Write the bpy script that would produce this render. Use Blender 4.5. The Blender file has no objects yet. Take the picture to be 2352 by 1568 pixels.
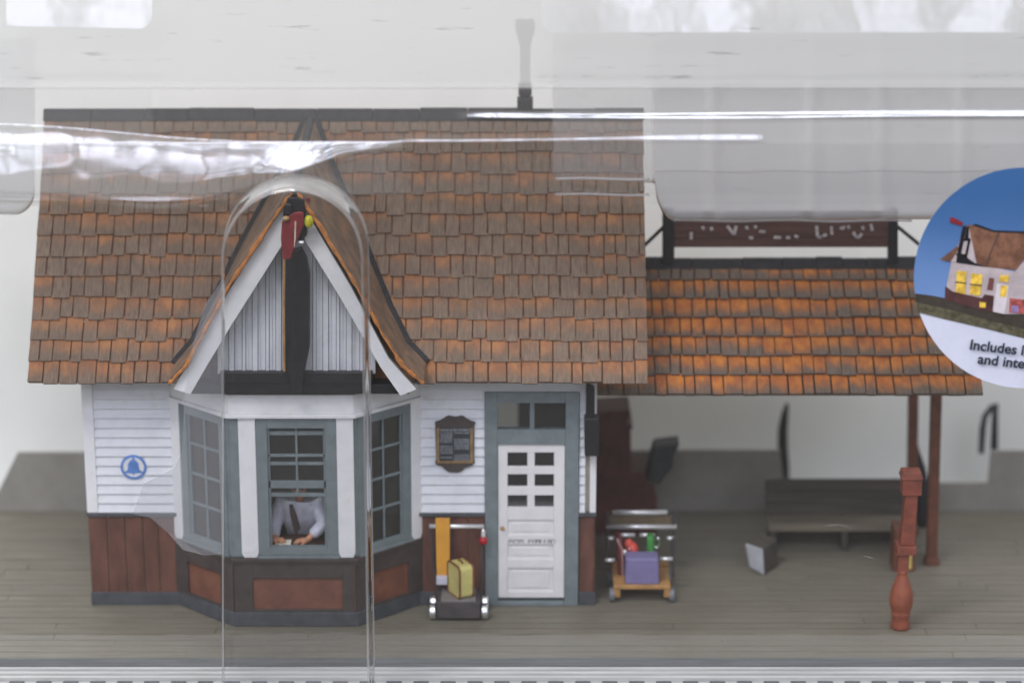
import bpy, bmesh, math, random
from mathutils import Vector, Matrix
random.seed(7)
R = math.radians
SC = bpy.context.scene
COL = SC.collection
SC.unit_settings.system = 'METRIC'
SC.unit_settings.scale_length = 0.01          # one unit is about a centimetre of the model

# ------------------------------------------------------------------ camera frame
F = 6000.0
PITCH = R(17.0)
CAM = Vector((0.0, -57.38, 24.03))
FWD = Vector((0, math.cos(PITCH), -math.sin(PITCH)))
UP = Vector((0, math.sin(PITCH), math.cos(PITCH)))

def at(px, py, Y):
    d = FWD * F + Vector((1, 0, 0)) * (px - 1176) + UP * (784 - py)
    return CAM + d * ((Y - CAM.y) / d.y)

def proj(p):
    v = Vector(p) - CAM
    dep = v.dot(FWD)
    return 1176 + F * v.x / dep, 784 - F * v.dot(UP) / dep

def X(px, py, Y): return at(px, py, Y).x
def Z(py, Y): return at(1176, py, Y).z
def crop(x0, y0, s):
    return lambda cx, cy: ((x0 + cx / s) / 1.7415, (y0 + cy / s) / 1.7415)

# ------------------------------------------------------------------ materials
MATS = {}
def base_nodes(name):
    m = bpy.data.materials.new(name); m.use_nodes = True
    nt = m.node_tree; nt.nodes.clear()
    out = nt.nodes.new('ShaderNodeOutputMaterial')
    return m, nt, out

def N(nt, typ, **kw):
    n = nt.nodes.new(typ)
    for k, v in kw.items():
        if k.startswith('i_'):
            n.inputs[k[2:].replace('_', ' ')].default_value = v
        else:
            setattr(n, k, v)
    return n

def math_n(nt, op, a, b=None, c=None, clamp=False):
    n = nt.nodes.new('ShaderNodeMath'); n.operation = op; n.use_clamp = clamp
    for i, v in enumerate((a, b, c)):
        if v is None: continue
        if isinstance(v, (int, float)): n.inputs[i].default_value = v
        else: nt.links.new(v, n.inputs[i])
    return n.outputs[0]

def mix_col(nt, fac, a, b, blend='MIX'):
    n = nt.nodes.new('ShaderNodeMix'); n.data_type = 'RGBA'; n.blend_type = blend
    for s, v in ((n.inputs['Factor'], fac), (n.inputs['A'], a), (n.inputs['B'], b)):
        if isinstance(v, (int, float)): s.default_value = v
        elif isinstance(v, (tuple, list)): s.default_value = (*v[:3], 1)
        else: nt.links.new(v, s)
    return n.outputs['Result']

def smooth(nt, v, lo, hi):
    n = nt.nodes.new('ShaderNodeMapRange'); n.interpolation_type = 'SMOOTHSTEP'
    nt.links.new(v, n.inputs['Value'])
    n.inputs['From Min'].default_value = lo; n.inputs['From Max'].default_value = hi
    return n.outputs['Result']

def paint(name, col, rough=0.55, var=0.18, scale=3.0, bump=0.15, metal=0.0, dirt=None, stretch=(1, 1, 1), spec=0.4):
    """painted model plastic / card: uneven colour, small bumps, optional wear colour"""
    if name in MATS: return MATS[name]
    m, nt, out = base_nodes(name)
    p = N(nt, 'ShaderNodeBsdfPrincipled')
    p.inputs['Roughness'].default_value = rough; p.inputs['Metallic'].default_value = metal
    p.inputs['Specular IOR Level'].default_value = spec
    tc = N(nt, 'ShaderNodeTexCoord'); mp = N(nt, 'ShaderNodeMapping')
    mp.inputs['Scale'].default_value = stretch
    nt.links.new(tc.outputs['Object'], mp.inputs['Vector'])
    n1 = N(nt, 'ShaderNodeTexNoise', i_Scale=scale, i_Detail=6.0, i_Roughness=0.65)
    nt.links.new(mp.outputs[0], n1.inputs['Vector'])
    n2 = N(nt, 'ShaderNodeTexNoise', i_Scale=scale * 9, i_Detail=4.0)
    nt.links.new(mp.outputs[0], n2.inputs['Vector'])
    lo = tuple(c * (1 - var) for c in col); hi = tuple(min(1, c * (1 + var)) for c in col)
    c = mix_col(nt, smooth(nt, n1.outputs['Fac'], 0.3, 0.7), lo, hi)
    if dirt:
        c = mix_col(nt, math_n(nt, 'MULTIPLY', smooth(nt, n1.outputs['Fac'], 0.52, 0.72), 0.6), c, dirt)
    nt.links.new(c, p.inputs['Base Color'])
    b = N(nt, 'ShaderNodeBump'); b.inputs['Strength'].default_value = bump; b.inputs['Distance'].default_value = 0.03
    nt.links.new(n2.outputs['Fac'], b.inputs['Height']); nt.links.new(b.outputs[0], p.inputs['Normal'])
    nt.links.new(p.outputs[0], out.inputs[0])
    MATS[name] = m
    return m

def shingle_mat(name, grey_lo, grey_hi, org_lo, org_hi, bias):
    m, nt, out = base_nodes(name)
    p = N(nt, 'ShaderNodeBsdfPrincipled', i_Roughness=0.62); p.inputs['Specular IOR Level'].default_value = 0.35
    at_ = N(nt, 'ShaderNodeAttribute', attribute_name='sh')
    sep = N(nt, 'ShaderNodeSeparateColor'); nt.links.new(at_.outputs['Color'], sep.inputs[0])
    tc = N(nt, 'ShaderNodeTexCoord'); mp = N(nt, 'ShaderNodeMapping')
    mp.inputs['Scale'].default_value = (1.0, 0.6, 0.6)
    nt.links.new(tc.outputs['Object'], mp.inputs['Vector'])
    n1 = N(nt, 'ShaderNodeTexNoise', i_Scale=3.4, i_Detail=7.0, i_Roughness=0.7); nt.links.new(mp.outputs[0], n1.inputs['Vector'])
    n2 = N(nt, 'ShaderNodeTexNoise', i_Scale=0.55, i_Detail=3.0); nt.links.new(tc.outputs['Object'], n2.inputs['Vector'])
    mp3 = N(nt, 'ShaderNodeMapping'); mp3.inputs['Scale'].default_value = (9, 1.1, 1.1)
    nt.links.new(tc.outputs['Object'], mp3.inputs['Vector'])
    n3 = N(nt, 'ShaderNodeTexNoise', i_Scale=3.0, i_Detail=5.0, i_Roughness=0.75); nt.links.new(mp3.outputs[0], n3.inputs['Vector'])
    v = math_n(nt, 'MULTIPLY_ADD', n1.outputs['Fac'], 0.9, -0.45)
    v = math_n(nt, 'ADD', v, sep.outputs['Red'])
    v = math_n(nt, 'ADD', v, math_n(nt, 'MULTIPLY_ADD', sep.outputs['Green'], 0.34, -0.17))
    v = math_n(nt, 'ADD', v, math_n(nt, 'MULTIPLY_ADD', n2.outputs['Fac'], 1.0, -0.5))
    v = math_n(nt, 'ADD', v, math_n(nt, 'ADD', sep.outputs['Blue'], bias))
    fac = smooth(nt, v, 0.30, 1.10)
    g = mix_col(nt, smooth(nt, n3.outputs['Fac'], 0.3, 0.72), grey_lo, grey_hi)
    g = mix_col(nt, math_n(nt, 'MULTIPLY', sep.outputs['Green'], 0.4), g, tuple(c * 0.78 for c in grey_lo))
    o = mix_col(nt, smooth(nt, n1.outputs['Fac'], 0.35, 0.68), org_lo, org_hi)
    c = mix_col(nt, fac, g, o)
    nt.links.new(c, p.inputs['Base Color'])
    b = N(nt, 'ShaderNodeBump'); b.inputs['Strength'].default_value = 0.5; b.inputs['Distance'].default_value = 0.035
    nt.links.new(n3.outputs['Fac'], b.inputs['Height']); nt.links.new(b.outputs[0], p.inputs['Normal'])
    nt.links.new(p.outputs[0], out.inputs[0])
    return m

def clear_mat(name, haze=0.0, tint=(0.985, 0.985, 0.985), haze_col=(0.8, 0.8, 0.8), rough=0.02, wav=0.0, wav_scale=0.6, use_attr=False, scratch=0.0, gain=1.9):
    """thin clear plastic sheet: mirror reflection by angle over a see-through sheet, milky where haze > 0, for scuffs and painted-in veil"""
    m, nt, out = base_nodes(name)
    tr = N(nt, 'ShaderNodeBsdfTransparent'); tr.inputs[0].default_value = (*tint, 1)
    gl = N(nt, 'ShaderNodeBsdfGlossy', i_Roughness=rough)
    lw = N(nt, 'ShaderNodeLayerWeight', i_Blend=0.5)
    f5 = math_n(nt, 'POWER', lw.outputs['Facing'], 5.0)
    fr = math_n(nt, 'MULTIPLY', math_n(nt, 'MULTIPLY_ADD', f5, 0.96, 0.04), gain, clamp=True)
    tc = N(nt, 'ShaderNodeTexCoord')
    if wav:
        nz = N(nt, 'ShaderNodeTexNoise', i_Scale=wav_scale, i_Detail=2.0)
        nt.links.new(tc.outputs['Object'], nz.inputs['Vector'])
        b = N(nt, 'ShaderNodeBump'); b.inputs['Strength'].default_value = 1.0; b.inputs['Distance'].default_value = wav
        nt.links.new(nz.outputs['Fac'], b.inputs['Height']); nt.links.new(b.outputs[0], gl.inputs['Normal'])
    mx = N(nt, 'ShaderNodeMixShader'); nt.links.new(fr, mx.inputs[0])
    nt.links.new(tr.outputs[0], mx.inputs[1]); nt.links.new(gl.outputs[0], mx.inputs[2])
    last = mx.outputs[0]
    if haze > 0 or use_attr:
        df = N(nt, 'ShaderNodeBsdfDiffuse'); tl = N(nt, 'ShaderNodeBsdfTranslucent')
        hc = haze_col
        if scratch:
            mp = N(nt, 'ShaderNodeMapping'); mp.inputs['Scale'].default_value = (0.5, 3.2, 5.5)
            nt.links.new(tc.outputs['Object'], mp.inputs['Vector'])
            ns = N(nt, 'ShaderNodeTexNoise', i_Scale=1.5, i_Detail=4.0, i_Roughness=0.6)
            nt.links.new(mp.outputs[0], ns.inputs['Vector'])
            sc_ = math_n(nt, 'MULTIPLY', smooth(nt, ns.outputs['Fac'], 0.64, 0.72), scratch)
            hc = mix_col(nt, sc_, haze_col, tuple(c * 0.55 for c in haze_col))
            nt.links.new(hc, df.inputs[0]); nt.links.new(hc, tl.inputs[0])
        else:
            df.inputs[0].default_value = (*hc, 1); tl.inputs[0].default_value = (*hc, 1)
        ad = N(nt, 'ShaderNodeMixShader'); ad.inputs[0].default_value = 0.45
        nt.links.new(df.outputs[0], ad.inputs[1]); nt.links.new(tl.outputs[0], ad.inputs[2])
        m2 = N(nt, 'ShaderNodeMixShader')
        if use_attr:      # red: milkiness, partly painted reflected veil, green: extra mirror painted at glare lines
            a = N(nt, 'ShaderNodeAttribute', attribute_name='haze')
            sa = N(nt, 'ShaderNodeSeparateColor'); nt.links.new(a.outputs['Color'], sa.inputs[0])
            nt.links.new(sa.outputs['Red'], m2.inputs[0])
            fr = math_n(nt, 'ADD', fr, sa.outputs['Green'], clamp=True)
        else:
            m2.inputs[0].default_value = haze
        # the mirror film stays on top of the milky layer
        top = N(nt, 'ShaderNodeMixShader'); nt.links.new(fr, top.inputs[0])
        nt.links.new(tr.outputs[0], m2.inputs[1]); nt.links.new(ad.outputs[0], m2.inputs[2])
        nt.links.new(m2.outputs[0], top.inputs[1]); nt.links.new(gl.outputs[0], top.inputs[2])
        last = top.outputs[0]
    nt.links.new(last, out.inputs[0])
    return m

# ------------------------------------------------------------------ mesh builder
class MB:
    def __init__(s): s.v = []; s.f = []; s.a = []
    def add(s, vs, fs, at_=None):
        o = len(s.v); s.v += [tuple(v) for v in vs]; s.f += [tuple(i + o for i in f) for f in fs]
        s.a += at_ if at_ else [(0, 0, 0)] * len(vs)
        return s
    def hexa(s, p, at_=None):      # p: 4 bottom then 4 top, same winding
        return s.add(p, [(3, 2, 1, 0), (4, 5, 6, 7), (0, 1, 5, 4), (1, 2, 6, 5), (2, 3, 7, 6), (3, 0, 4, 7)], at_)
    def box(s, x0, x1, y0, y1, z0, z1):
        return s.hexa([(x0, y0, z0), (x1, y0, z0), (x1, y1, z0), (x0, y1, z0), (x0, y0, z1), (x1, y0, z1), (x1, y1, z1), (x0, y1, z1)])
    def rbox(s, c, size, rz=0, rx=0, ry=0):
        M = Matrix.Translation(c) @ Matrix.Rotation(rz, 4, 'Z') @ Matrix.Rotation(ry, 4, 'Y') @ Matrix.Rotation(rx, 4, 'X')
        a, b, d = (q / 2 for q in size)
        pts = [(-a, -b, -d), (a, -b, -d), (a, b, -d), (-a, b, -d), (-a, -b, d), (a, -b, d), (a, b, d), (-a, b, d)]
        return s.hexa([M @ Vector(q) for q in pts])
    def fbox(s, fr, u0, u1, n0, n1, z0, z1):
        o, u, n = fr
        P = lambda a, b, c: (o.x + u.x * a + n.x * b, o.y + u.y * a + n.y * b, c)
        return s.hexa([P(u0, n1, z0), P(u1, n1, z0), P(u1, n0, z0), P(u0, n0, z0), P(u0, n1, z1), P(u1, n1, z1), P(u1, n0, z1), P(u0, n0, z1)])
    def prism(s, poly, off):       # planar polygon of 3D points pushed along off
        n = len(poly); off = Vector(off)
        vs = [Vector(p) for p in poly] + [Vector(p) + off for p in poly]
        fs = [tuple(range(n)), tuple(range(2 * n - 1, n - 1, -1))] + [(i, i + n, (i + 1) % n + n, (i + 1) % n) for i in range(n)]
        return s.add(vs, fs)
    def img(s, pts, Y, t):         # outline given in picture coordinates, standing at depth Y, t deep
        return s.prism([at(x, y, Y) for x, y in pts], (0, t, 0))
    def tube(s, path, r, n=10, cap=True):
        path = [Vector(p) for p in path]; k = len(path); rs = r if isinstance(r, (list, tuple)) else [r] * k
        vs = []; fs = []
        prev = None
        for i, p in enumerate(path):
            t = (path[min(i + 1, k - 1)] - path[max(i - 1, 0)]).normalized()
            ref = prev if prev else (Vector((0, 0, 1)) if abs(t.z) < 0.9 else Vector((1, 0, 0)))
            a = (ref - t * ref.dot(t)).normalized(); b = t.cross(a); prev = a
            for j in range(n):
                q = 2 * math.pi * j / n
                vs.append(p + (a * math.cos(q) + b * math.sin(q)) * rs[i])
        for i in range(k - 1):
            for j in range(n):
                fs.append((i * n + j, i * n + (j + 1) % n, (i + 1) * n + (j + 1) % n, (i + 1) * n + j))
        if cap: fs += [tuple(range(n - 1, -1, -1)), tuple(range((k - 1) * n, k * n))]
        return s.add(vs, fs)
    def lathe(s, prof, c, n=28, axis='Z'):
        vs = []; fs = []
        for r_, h in prof:
            for j in range(n):
                q = 2 * math.pi * j / n
                if axis == 'Z': vs.append((c[0] + r_ * math.cos(q), c[1] + r_ * math.sin(q), c[2] + h))
                elif axis == 'X': vs.append((c[0] + h, c[1] + r_ * math.cos(q), c[2] + r_ * math.sin(q)))
                else: vs.append((c[0] + r_ * math.cos(q), c[1] + h, c[2] + r_ * math.sin(q)))
        k = len(prof)
        for i in range(k - 1):
            for j in range(n):
                fs.append((i * n + j, i * n + (j + 1) % n, (i + 1) * n + (j + 1) % n, (i + 1) * n + j))
        fs += [tuple(range(n - 1, -1, -1)), tuple(range((k - 1) * n, k * n))]
        return s.add(vs, fs)
    def ball(s, c, r_, n=20, sq=(1, 1, 1)):
        k = n // 2
        b = len(s.v)
        s.lathe([(max(1e-3, r_ * math.sin(math.pi * i / k)), -r_ * math.cos(math.pi * i / k)) for i in range(k + 1)], (0, 0, 0), n)
        for i in range(b, len(s.v)):
            v = s.v[i]; s.v[i] = (c[0] + v[0] * sq[0], c[1] + v[1] * sq[1], c[2] + v[2] * sq[2])
        return s
    def build(s, name, m, parent=None, smooth_=False, bevel=0.0, attr=None, keep=False):
        me = bpy.data.meshes.new(name)
        me.from_pydata(s.v, [], s.f); me.update()
        if not keep:
            bm = bmesh.new(); bm.from_mesh(me); bmesh.ops.recalc_face_normals(bm, faces=bm.faces); bm.to_mesh(me); bm.free()
        if attr:
            ca = me.color_attributes.new(attr, 'FLOAT_COLOR', 'POINT')
            for i, a in enumerate(s.a): ca.data[i].color = (*a, 1)
        me.materials.append(m)
        o = bpy.data.objects.new(name, me); COL.objects.link(o)
        if smooth_:
            for p in me.polygons: p.use_smooth = True
        if bevel:
            b = o.modifiers.new('edge', 'BEVEL'); b.width = bevel; b.segments = 2; b.limit_method = 'ANGLE'; b.angle_limit = R(40)
        if parent: adopt(o, parent)
        return o

def wloc(o):
    v = o.location.copy()
    while o.parent: o = o.parent; v = v + o.location
    return v
def adopt(o, parent):
    o.parent = parent
    o.location = -wloc(parent)

def thing(name, label, cat, loc, group=None):
    o = bpy.data.objects.new(name, None); COL.objects.link(o)
    o.location = loc; o.empty_display_size = 0.3
    o['label'] = label; o['category'] = cat
    if group: o['group'] = group
    return o
def tag(o, label, cat, group=None):
    o['label'] = label; o['category'] = cat
    if group: o['group'] = group
    return o
def structure(o): o['kind'] = 'structure'; return o

def text_mesh(name, body, size, M, m, parent, ext=0.004, bold=0.0):
    cu = bpy.data.curves.new(name, 'FONT'); cu.body = body; cu.size = size; cu.extrude = ext; cu.offset = bold
    ob = bpy.data.objects.new(name, cu); COL.objects.link(ob)
    dg = bpy.context.evaluated_depsgraph_get()
    me = bpy.data.meshes.new_from_object(ob.evaluated_get(dg))
    bpy.data.objects.remove(ob)
    me.transform(M); me.materials.clear(); me.materials.append(m)
    o = bpy.data.objects.new(name, me); COL.objects.link(o)
    if parent: adopt(o, parent)
    return o

def skin(name, verts, edges, radii, m, parent=None, sub=2, root=0):
    me = bpy.data.meshes.new(name); me.from_pydata(verts, edges, []); me.update()
    o = bpy.data.objects.new(name, me); COL.objects.link(o)
    mo = o.modifiers.new('s', 'SKIN')
    for i, d in enumerate(me.skin_vertices[0].data):
        r_ = radii[i]; d.radius = r_ if isinstance(r_, tuple) else (r_, r_); d.use_root = (i == root)
    o.modifiers.new('u', 'SUBSURF').render_levels = sub; o.modifiers['u'].levels = sub
    dg = bpy.context.evaluated_depsgraph_get()
    new = bpy.data.meshes.new_from_object(o.evaluated_get(dg))
    bpy.data.objects.remove(o)
    new.materials.clear(); new.materials.append(m)
    for p in new.polygons: p.use_smooth = True
    o = bpy.data.objects.new(name, new); COL.objects.link(o)
    if parent: adopt(o, parent)
    return o

# ------------------------------------------------------------------ palette
M_white = paint('white_paint', (0.71, 0.73, 0.77), 0.5, 0.07, 2.0, 0.1, dirt=(0.58, 0.57, 0.55))
M_whitetrim = paint('white_trim', (0.77, 0.775, 0.79), 0.45, 0.06, 2.0, 0.1, dirt=(0.66, 0.65, 0.62))
M_door = paint('door_paint', (0.74, 0.73, 0.73), 0.5, 0.05, 2.0, 0.08)
M_bluegrey = paint('blue_grey_paint', (0.175, 0.212, 0.222), 0.5, 0.12, 3.0, 0.12)
M_brown = paint('brown_boards', (0.13, 0.055, 0.038), 0.6, 0.3, 2.2, 0.3, stretch=(1.5, 1.5, 0.5))
M_panel = paint('red_brown_panel', (0.18, 0.072, 0.045), 0.6, 0.2, 2.5, 0.25)
M_dkframe = paint('dark_brown_frame', (0.062, 0.048, 0.044), 0.6, 0.2, 3.0, 0.2)
M_base = paint('slate_base', (0.070, 0.076, 0.086), 0.6, 0.2, 3.0, 0.2)
M_black = paint('black_paint', (0.014, 0.014, 0.017), 0.42, 0.3, 3.0, 0.25)
M_ridge = paint('black_ridge', (0.022, 0.022, 0.026), 0.65, 0.4, 5.0, 0.8)
M_weather = paint('weathered_gable_roof', (0.19, 0.125, 0.085), 0.65, 0.3, 2.2, 0.6, dirt=(0.36, 0.15, 0.05))
M_orange = paint('orange_edge', (0.52, 0.20, 0.05), 0.6, 0.3, 6.0, 0.7)
M_glass = clear_mat('window_glass', haze=0.045, haze_col=(0.6, 0.6, 0.6), tint=(0.9, 0.92, 0.92), rough=0.03, gain=1.6)
M_inside = paint('inside_wall', (0.30, 0.27, 0.235), 0.8, 0.1)
M_insidefloor = paint('inside_floor', (0.06, 0.045, 0.035), 0.7, 0.2)
M_underlay = paint('roof_underlay', (0.15, 0.062, 0.032), 0.7, 0.4, 5.0, 0.3)  # red-brown underlay showing in the gaps between shingles
M_chrome = paint('bright_metal', (0.82, 0.84, 0.87), 0.2, 0.05, 4.0, 0.05, metal=1.0)
M_rail = paint('silver_rail', (0.80, 0.81, 0.82), 0.3, 0.05, 4.0, 0.05, metal=0.6)
M_cartgrey = paint('cart_grey', (0.07, 0.06, 0.062), 0.6, 0.2, 4.0, 0.2)
M_carttop = paint('cart_top_grey', (0.20, 0.185, 0.18), 0.6, 0.15, 4.0, 0.2)
M_tan = paint('tan_wood', (0.42, 0.23, 0.085), 0.55, 0.2, 3.0, 0.2)
M_postbrown = paint('post_brown', (0.135, 0.048, 0.026), 0.55, 0.25, 3.0, 0.25)
M_shingle = shingle_mat('grey_shingles', (0.135, 0.093, 0.066), (0.255, 0.182, 0.130), (0.275, 0.112, 0.053), (0.41, 0.182, 0.072), -0.10)
M_canopysh = shingle_mat('orange_shingles', (0.105, 0.078, 0.060), (0.185, 0.138, 0.105), (0.36, 0.10, 0.025), (0.56, 0.195, 0.032), 0.12)

# ================================================================== SETTING
# printed white card behind the model
bk = MB(); bk.box(-26, 26, 9.4, 9.6, -0.9, 30)
structure(bk.build('backdrop', paint('white_card', (0.79, 0.795, 0.76), 0.6, 0.025, 0.5, 0.04)))
# tray floor under the deck
tf = MB(); tf.box(-26, 26, -8.5, 9.4, -0.95, -0.62)
structure(tf.build('tray_floor', paint('tray_white', (0.62, 0.63, 0.64), 0.5, 0.05)))

# planked platform deck
YF = at(1176, 1509, 0).y
ang = PITCH + math.atan((1509 - 784) / F); YF = CAM.y + CAM.z / math.tan(ang)   # front edge of the deck
YB = 6.5
dk = MB(); random.seed(3)
pw = 0.33; y = YF; i = 0
while y < YB - 0.05:
    y1 = min(y + pw, YB)
    x = -19 + random.uniform(-4, 0)
    while x < 19:
        L = random.uniform(5, 9)
        z = random.uniform(-0.012, 0.0)
        r_ = random.random()
        g = 0.014
        b = len(dk.v)
        dk.hexa([(x + g, y + g, -0.2), (x + L - g, y + g, -0.2), (x + L - g, y1 - g, -0.2), (x + g, y1 - g, -0.2),
                 (x + g, y + g, z), (x + L - g, y + g, z), (x + L - g, y1 - g, z), (x + g, y1 - g, z)], [(r_, r_, r_)] * 8)
        x += L
    y = y1
m, nt, out = base_nodes('deck_planks')
p = N(nt, 'ShaderNodeBsdfPrincipled', i_Roughness=0.5)
a = N(nt, 'ShaderNodeAttribute', attribute_name='sh')
tc = N(nt, 'ShaderNodeTexCoord'); mp = N(nt, 'ShaderNodeMapping'); mp.inputs['Scale'].default_value = (0.35, 7, 3)
nt.links.new(tc.outputs['Object'], mp.inputs['Vector'])
nz = N(nt, 'ShaderNodeTexNoise', i_Scale=2.0, i_Detail=7.0, i_Roughness=0.7); nt.links.new(mp.outputs[0], nz.inputs['Vector'])
nb = N(nt, 'ShaderNodeTexNoise', i_Scale=0.35, i_Detail=3.0); nt.links.new(tc.outputs['Object'], nb.inputs['Vector'])
c = mix_col(nt, smooth(nt, nz.outputs['Fac'], 0.3, 0.7), (0.152, 0.140, 0.108), (0.235, 0.217, 0.170))
c = mix_col(nt, math_n(nt, 'MULTIPLY', a.outputs['Fac'], 0.3), c, (0.135, 0.122, 0.096))
c = mix_col(nt, math_n(nt, 'MULTIPLY', smooth(nt, nb.outputs['Fac'], 0.5, 0.7), 0.3), c, (0.125, 0.10, 0.068))
nt.links.new(c, p.inputs['Base Color'])
bp = N(nt, 'ShaderNodeBump'); bp.inputs['Strength'].default_value = 0.35; bp.inputs['Distance'].default_value = 0.03
nt.links.new(nz.outputs['Fac'], bp.inputs['Height']); nt.links.new(bp.outputs[0], p.inputs['Normal'])
nt.links.new(p.outputs[0], out.inputs[0])
dk.box(-23, 23, YF + 0.02, YB - 0.02, -0.6, -0.03)
structure(dk.build('deck', m, attr='sh'))
de = MB(); de.box(-23, 23, YF - 0.05, YF - 0.001, -0.24, -0.012); de.box(-23, 23, YF - 0.058, YF - 0.0505, -0.24, -0.14)
structure(de.build('deck_edge', paint('deck_edge_grey', (0.125, 0.13, 0.132), 0.5, 0.25, 2.0, 0.2, stretch=(0.3, 4, 8))))
# the long printed front strip: three pale ledges, a row of dark sleepers under them
fs = MB()
zt = -0.23
for k in range(3):
    y1 = YF - 0.06 - k * 0.17
    yy = [y1, y1 - 0.01, y1 - 0.085, y1 - 0.09]; zz = [zt - 0.06 - k * 0.03, zt + 0.03 - k * 0.03, zt + 0.015 - k * 0.03, zt - 0.16 - k * 0.03]
    for j in range(3):
        fs.add([(-23, yy[j], zz[j]), (23, yy[j], zz[j]), (23, yy[j + 1], zz[j + 1]), (-23, yy[j + 1], zz[j + 1])], [(0, 1, 2, 3)])
    fs.add([(-23, yy[3], zz[3]), (23, yy[3], zz[3]), (23, yy[3] - 0.08, zz[3] + 0.0), (-23, yy[3] - 0.08, zz[3] + 0.0)], [(0, 1, 2, 3)])
fs.box(-23, 23, YF - 1.05, YF - 0.58, -0.6, Z(1563, YF - 0.58) - 0.012)
fs.box(-23, 23, YF - 0.575, YF - 0.06, -0.6, -0.45)
structure(fs.build('front_kerb', paint('kerb_white', (0.53, 0.53, 0.515), 0.5, 0.16, 2.0, 0.2, stretch=(0.2, 4, 4))))
proto = None
for k in range(44):
    px = -340 + k * 62.2
    xx = X(px, 1566, YF - 0.9)
    if xx < -13.5 or xx > 13.5: continue
    if proto is None:
        s = MB(); s.box(-0.17, 0.17, YF - 1.06, YF - 0.59, -0.5, Z(1563, YF - 0.58) + 0.012)
        proto = s.build('sleeper', paint('sleeper_dark', (0.10, 0.105, 0.12), 0.6, 0.3), bevel=0.01); o = proto
    else:
        o = proto.copy(); COL.objects.link(o)
    o.location = (xx, 0, 0)
    tag(o, 'small dark sleeper block in the row along the pale front kerb', 'sleeper', 'sleepers along the front kerb')

# grey stepped card standing at the back edge of the deck
gp = MB()
YG = 6.2
prof = [(40, 1040), (1200, 1040), (1560, 1034), (1792, 1034), (1800, 1110), (2270, 1110), (2276, 1036), (2700, 1036)]
pts = [at(x, y, YG) for x, y in prof]
zb = -0.1
poly = [Vector((at(-30, 1185, YG).x, YG, zb))] + pts + [Vector((pts[-1].x, YG, zb))]
gp.prism(poly, (0, 0.12, 0))
tag(gp.build('grey_card', paint('grey_card', (0.29, 0.278, 0.25), 0.6, 0.12, 0.8, 0.1)), 'low stepped dark grey card standing along the back of the deck', 'card')

# ================================================================== DEPOT
D0 = Vector((X(790, 1385, 0), 3.0, 0))
depot = thing('depot_building', 'white clapboard station depot with brown shingled roof, bay window and side canopy', 'building', D0)
xL, xR = X(198, 1100, 0) + 0.055, X(1369, 1100, 0) - 0.055
xa, xd = X(412, 1385, 0), X(968, 1385, 0)
PB = -1.28
xb, xc = X(543, 1432, PB), X(819, 1432, PB)
YW = 6.0
zW = Z(1178, 0)
dx0, dx1 = X(1114, 1300, 0), X(1329, 1300, 0)
dzt = Z(899, 0)
front = (Vector((0, 0, 0)), Vector((1, 0, 0)), Vector((0, -1, 0)))
# main shell (behind the boards)
w = MB()
T = 0.18
def wall_strip(x0, x1, z0, z1): w.box(x0, x1, 0.0, T, z0, z1)
wall_strip(xL, xa, 0, 7.0); wall_strip(xd, dx0, 0, 7.0); wall_strip(dx1, xR, 0, 7.0)
wall_strip(dx0, dx1, dzt, 7.0); wall_strip(xa, xd, Z(930, 0), 7.0)
for xs in (xL, xR - T): w.box(xs, xs + T, T, YW - T, 0, 7.0)
# back wall with an opening that lets the white card show through the transom
bx0, bx1, bz0, bz1 = -0.75, 0.15, 2.3, 3.4
w.box(xL, bx0, YW - T, YW, 0, 7.0); w.box(bx1, xR, YW - T, YW, 0, 7.0)
w.box(bx0, bx1, YW - T, YW, 0, bz0); w.box(bx0, bx1, YW - T, YW, bz1, 7.0)
for xs in (xL, xR - T):   # gable ends
    w.prism([(xs, 0.1, 7.0), (xs, YW - 0.1, 7.0), (xs, 3.0, 10.9)], (T, 0, 0))
w.build('wall', M_inside, depot)
fl = MB(); fl.box(xL + T, xR - T, T, YW - T, 0.005, 0.06)
fl.prism([(xa, T, 0.03), (xd, T, 0.03), (xc, PB + 0.1, 0.03), (xb, PB + 0.1, 0.03)], (0, 0, 0.03))
fl.build('inside_floor', M_insidefloor, depot)
# clapboards
cb = MB(); bh = 0.232
def boards(x0, x1, z0, z1):
    z = z0
    while z < z1 - 0.02:
        zz = min(z + bh, z1)
        cb.hexa([(x0, -0.085, z), (x1, -0.085, z), (x1, -0.002, z), (x0, -0.002, z),
                 (x0, -0.035, zz - 0.022), (x1, -0.035, zz - 0.022), (x1, -0.002, zz - 0.022), (x0, -0.002, zz - 0.022)])
        z += bh
cw = 0.2
for ba in ((xL + cw, xa - 0.02, zW + 0.05, 7.0), (xd + 0.02, dx0, zW + 0.05, 7.0), (dx1, xR - cw, zW + 0.05, 7.0), (dx0, dx1, dzt, 7.0)):
    cb = MB(); boards(*ba); cb.build('clapboard_cladding', M_white, depot)
# side faces
for sx, d in ((xL, -1), (xR, 1)):
    z = zW + 0.05; cb = MB()
    while z < 7.0:
        cb.hexa([(sx + d * 0.002, 0, z), (sx + d * 0.05, 0, z), (sx + d * 0.05, YW, z), (sx + d * 0.002, YW, z),
                 (sx + d * 0.002, 0, z + bh - 0.004), (sx + d * 0.016, 0, z + bh - 0.004), (sx + d * 0.016, YW, z + bh - 0.004), (sx + d * 0.002, YW, z + bh - 0.004)])
        z += bh
    cb.build('clapboard_cladding', M_white, depot)
for x0, x1 in ((xL - 0.055, xL + cw), (xR - cw * 0.45, xR + 0.055)):
    c_ = MB(); c_.box(x0, x1, -0.1, 0.2, zW + 0.05, 7.0); c_.build('corner_board', M_whitetrim, depot, bevel=0.01)
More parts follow.
